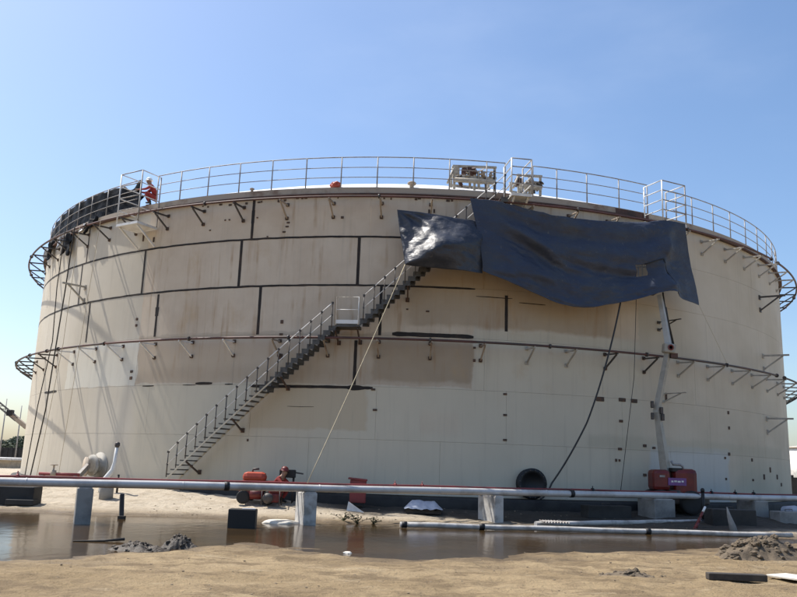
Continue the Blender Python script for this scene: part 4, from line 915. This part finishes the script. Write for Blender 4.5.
heap('dirt_pile', 'brown pile of dug earth at the right foreground', 7.2, 16.25, 1.05, .62, .34, M['dirt'], 130, 5, (.03, .10), .15)
heap('dirt_pile', 'low flat spread of loose dark earth in the right foreground, left of the black plank', 3.75, 12.95, .55, .34, .05, M['dirt'], 60, 11, (.015, .05))
heap('dirt_pile', 'small brown mound beyond the right dirt pile at the picture edge', 9.6, 18.6, .5, .4, .16, M['ground'], 20, 12, (.02, .06))
# black plank and pale board
pk = MB(); pk.rbox(Vector((5.18, 12.5, gz(5.18, 12.5) + .06)), (.86, .16, .10), .012, -.04); tag(pk.build('black_plank', M['wood_dark']), 'short black plank lying on the sand at the lower right', 'plank')
pk = MB(); pk.rbox(Vector((6.28, 12.75, gz(6.28, 12.75) + .06)), (.5, .85, .03), .006, .55); tag(pk.build('pale_board', M['board']), 'pale board lying on the sand in the lower right corner', 'board')
sk_ = MB(); sk_.tube([(-6.15, 16.2, .012), (-5.6, 16.35, .02), (-5.25, 16.5, .05)], [.012, .02, .03], 7); tag(sk_.build('floating_stick', M['wood_dark']), 'thin dark stick floating in the left of the puddle', 'stick')

# pebbles and crumbs
rnd = random.Random(21); pb = MB()
for i in range(520):
    x = rnd.uniform(-8, 9); y = rnd.uniform(9.8, 19) if rnd.random() < .7 else rnd.uniform(23.8, 27.5); z = gz(x, y)
    if z < .03: continue
    s = rnd.uniform(.004, .017) * (1.6 if y > 20 else 1); pb.blob((x, y, z + s * .3), (s * rnd.uniform(1, 1.8), s, s * .7), i, .4, 1.5, 1)
o = pb.build('gravel', M['pebble']); o['kind'] = 'stuff'; o['label'] = 'scattered clods and pebbles on the sand'

# weeds
def weed(x, y, h, n_, label, seed, spread=.3, mat='leaf'):
    rnd = random.Random(seed); b = G(x, y); t = thing('weed', label, 'plant', b); stm = MB(); lv = MB()
    for i in range(n_):
        a = rnd.uniform(0, 2 * pi); tip = b + Vector((cos(a) * spread * rnd.uniform(.2, 1.2), sin(a) * spread * rnd.uniform(.2, .8), h * rnd.uniform(.45, 1)))
        mid = b.lerp(tip, .5) + Vector((0, 0, h * .12)); stm.tube([b, mid, tip], .006, 4)
        for k in range(9):
            q = b.lerp(mid, k / 4) if k < 4 else mid.lerp(tip, (k - 4) / 4); d = Vector((rnd.uniform(-1, 1), rnd.uniform(-1, 1), rnd.uniform(-.2, .8))).normalized() * rnd.uniform(.05, .10)
            sd = d.cross(Vector((rnd.random(), rnd.random(), 1))).normalized() * .018
            lv.add([q, q + d * .5 + sd, q + d, q + d * .5 - sd], [(0, 1, 2, 3)])
    stm.build('stem', M['bark'], t); lv.build('foliage', M[mat], t)
weed(-1.35, 23.55, .22, 9, 'low weeds at the far shore just right of the roped sleeper', 1, .34)
weed(-.95, 23.5, .30, 10, 'taller weeds at the far shore right of the roped sleeper', 2, .36)
weed(-.5, 23.6, .18, 8, 'rightmost small weeds of the clump at the far shore', 3, .3)
weed(-11.95, 24.4, .55, 14, 'dusty green bush in front of the dark block at the left edge', 4, .3)

# ------------------------------------------------------------------ ropes and hoses
def line(name, label, cat, pts, r, mat, sag=0.):
    pts = [Vector(p) for p in pts]; out = []
    for a, b in zip(pts, pts[1:]):
        for i in range(10): f = i / 10; out.append(a.lerp(b, f) - Vector((0, 0, sag * 4 * f * (1 - f))))
    out.append(pts[-1]); mb = MB(); mb.tube(out, r, 6); return tag(mb.build(name, mat), label, cat)
RK = RP + .07
line('rope', 'dark rope down the left side of the tank, leftmost of the pair', 'rope', [T(-44.6, 11.0, RK), T(-44.9, 8.5, RK), T(-44.3, 6.2, RK), T(-46.2, 3.6, RK), (-15.3, 34.2, .5)], .020, M['rope_dark'])
line('rope', 'dark rope down the left side of the tank, right of the pair', 'rope', [T(-42.2, 11.0, RK), T(-42.6, 8.5, RK), T(-43.2, 6.2, RK), T(-43.9, 3.4, RK), (-15.0, 34.0, .5)], .026, M['rope_dark'])
line('rope', 'thin pale rope down the left side of the tank beside the dark pair', 'rope', [T(-41.0, 10.9, RK), T(-41.6, 6.0, RK), (-14.3, 33.0, .5)], .010, M['rope_pale'])
line('rope', 'thin pale rope on the sunlit left wall, nearest to the stairs', 'rope', [T(-36.8, 10.9, RK), T(-38.0, 6.0, RK), (-12.9, 31.7, .5)], .009, M['rope_pale'])
line('guy_rope', 'pale rope stretched from the navy tarpaulin down to a sleeper', 'rope', [T(-1.3, 8.3, R + 1.47), PL(-2.3, .1, 1.1)], .014, M['rope_pale'], .08)
line('black_hose', 'black hose curving from the blue tarpaulin down to the manway', 'hose', [(8.02, 27.8, 8.2), (7.35, 27.6, 5.6), (6.55, 27.45, 3.3), (5.35, 27.5, 1.25), (4.95, 27.45, .72)], .032, M['hose'], .10)
line('thin_cable', 'thin dark cable hanging from the blue tarpaulin beside the boom', 'cable', [(8.6, 28.2, 8.3), (8.45, 28.3, 5.0), (7.9, 28.4, 1.0)], .011, M['hose'])
line('tie_rope', 'thin cord from the lower right corner of the blue tarpaulin to the tank wall', 'rope', [T(29.5, 7.93, R + 1.05), T(34.4, 5.95, RP)], .006, M['rope_pale'])

# ------------------------------------------------------------------ far background
b = Vector((-41.5, 80, .1)); fb = thing('low_building', 'low beige flat roofed building far off at the left edge', 'building', b)
m_ = MB(); m_.box(b + Vector((0, 0, .35)), (12, 8, 1.0)); m_.build('wall', M['stucco'], fb)
m_ = MB(); m_.box(b + Vector((0, -.1, .95)), (12.4, 8.6, .2)); m_.build('roof', M['white_wall'], fb)
for x in (2.2, 4.3): m_ = MB(); m_.box(b + Vector((x, -4.01, .3)), (.8, .06, .7)); m_.build('window', M['window'], fb)
b = Vector((-44.5, 95, .1)); fc = thing('dark_container', 'dark shipping container far off above the low beige building', 'container', b)
m_ = MB(); m_.box(b + Vector((0, 0, 1.35)), (7, 3, 1.5)); m_.build('body', M['concrete_dark'], fc)
for i in range(12): q = MB(); q.box(b + Vector((-3.2 + .58 * i, -1.53, 1.35)), (.25, .06, 1.3)); q.build('rib', M['concrete_dark'], fc)
def tree(x, y, h, wd_, label, seed):
    rnd = random.Random(seed); b = Vector((x, y, .1)); t = thing('tree', label, 'tree', b, 'far trees at the left')
    tr = MB(); tr.tube([b, b + Vector((.1, 0, h * .5)), b + Vector((0, 0, h * .8))], [.25, .18, .06], 7)
    for k in range(5):
        a = k * 1.3; s0 = b + Vector((0, 0, h * (.35 + .08 * k))); tr.tube([s0, s0 + Vector((cos(a) * wd_ * .4, sin(a) * wd_ * .4, h * .2))], [.1, .03], 5)
    tr.build('trunk', M['bark'], t); lv = MB()
    for i in range(1300):
        u = Vector((rnd.gauss(0, 1), rnd.gauss(0, 1), rnd.gauss(0, 1))).normalized() * rnd.random() ** .4
        p = b + Vector((u.x * wd_, u.y * wd_, h * .62 + u.z * h * .4)); 
        if fbm(p.x * .5, p.y * .5, p.z * .5, 2) < -.25: continue
        d = Vector((rnd.uniform(-1, 1), rnd.uniform(-1, 1), rnd.uniform(-1, 1))).normalized() * .22; e = d.orthogonal().normalized() * .14
        lv.add([p - d, p + e, p + d, p - e], [(0, 1, 2, 3)])
    lv.build('crown', M['leaf_far'], t)
for i, (x, y, h, w_, lab) in enumerate([(-64, 124, 3.2, 2.6, 'far rounded tree at the extreme left edge'), (-60.5, 122, 3.6, 2.4, 'far tree second from the left edge'), (-57.6, 121, 3.3, 2.3, 'far tree third from the left edge'), (-55.0, 120, 3.9, 2.0, 'tallest far tree standing next to the tank side')]): tree(x, y, h, w_, lab, 40 + i)
b = Vector((-30.8, 60, .1)); cr = thing('lattice_crane', 'red lattice crane arm reaching in from the left edge', 'crane', b)
a0, a1 = Vector((-31.5, 60, 6.6)), Vector((-27.9, 60, 4.05)); d = (a1 - a0).normalized(); u_ = Vector((0, 0, 1)).cross(d).normalized(); v_ = d.cross(u_)
m_ = MB()
for s, q in ((-1, -1), (1, -1), (1, 1), (-1, 1)): m_.bar(a0 + u_ * .14 * s + v_ * .14 * q, a1 + u_ * .14 * s + v_ * .14 * q, .05)
for i in range(12):
    p = a0.lerp(a1, i / 12); p2 = a0.lerp(a1, (i + 1) / 12)
    for s in (-1, 1): m_.bar(p + u_ * .14 * s - v_ * .14, p2 + u_ * .14 * s + v_ * .14, .03)
m_.build('lattice_arm', M['dark_steel'], cr)
m_ = MB(); m_.bar(a1 - d * .6, a1 + d * .95, .30, .30); m_.build('arm_tip', M['curb'], cr)
m_ = MB(); m_.rbox(a1 - d * .75 + v_ * .05, (.45, .4, .45), .05); m_.build('winch', M['black'], cr)
m_ = MB(); m_.tube([b + Vector((-1.2, 0, 0)), b + Vector((-1.2, 0, 7.2))], .25, 8); m_.build('mast', M['dark_steel'], cr); m_ = MB(); m_.box(b + Vector((-1.2, 0, .4)), (2, 2, .8)); m_.build('base', M['concrete_dark'], cr)
for x, y, h, lab in ((-43.3, 90, 7.4, 'thin grey mast far off at the left edge, taller of two'), (-41.55, 90, 6.7, 'thin grey mast far off next to the crane tip, shorter of two')):
    b = Vector((x, y, .1)); t = thing('mast', lab, 'mast', b); m_ = MB(); m_.tube([b, b + Vector((0, 0, h))], [.09, .05], 7); m_.build('pole', M['grey_steel'], t); m_ = MB(); m_.lathe([(.2, 0), (.2, .2)], 8, b); m_.build('base', M['concrete'], t)
b = Vector((63.5, 112, .1)); ft = thing('far_tank', 'white round storage tank far off at the right edge', 'storage tank', b)
m_ = MB(); m_.lathe([(9.2, 0), (9.2, 5.9)], 72, b); m_.build('shell', M['white_wall'], ft); m_ = MB(); m_.lathe([(9.2, 5.92), (4, 6.5), (.001, 6.8)], 72, b); m_.build('roof', M['white_wall'], ft)
m_ = MB(); m_.lathe([(9.28, 5.7), (9.4, 5.7), (9.4, 5.85), (9.28, 5.85)], 72, b); m_.build('rim', M['curb'], ft)
b = Vector((40, 72, .1)); fw = thing('dark_wall', 'dark far boundary wall at the right edge below the white tank', 'wall', b)
m_ = MB(); m_.box(b + Vector((2, 0, .85)), (16, .3, 1.7)); m_.build('panel', M['concrete_dark'], fw)
for i in range(5): q = MB(); q.box(b + Vector((-5 + 3.4 * i, -.05, .95)), (.4, .5, 1.9)); q.build('pier', M['concrete_dark'], fw)
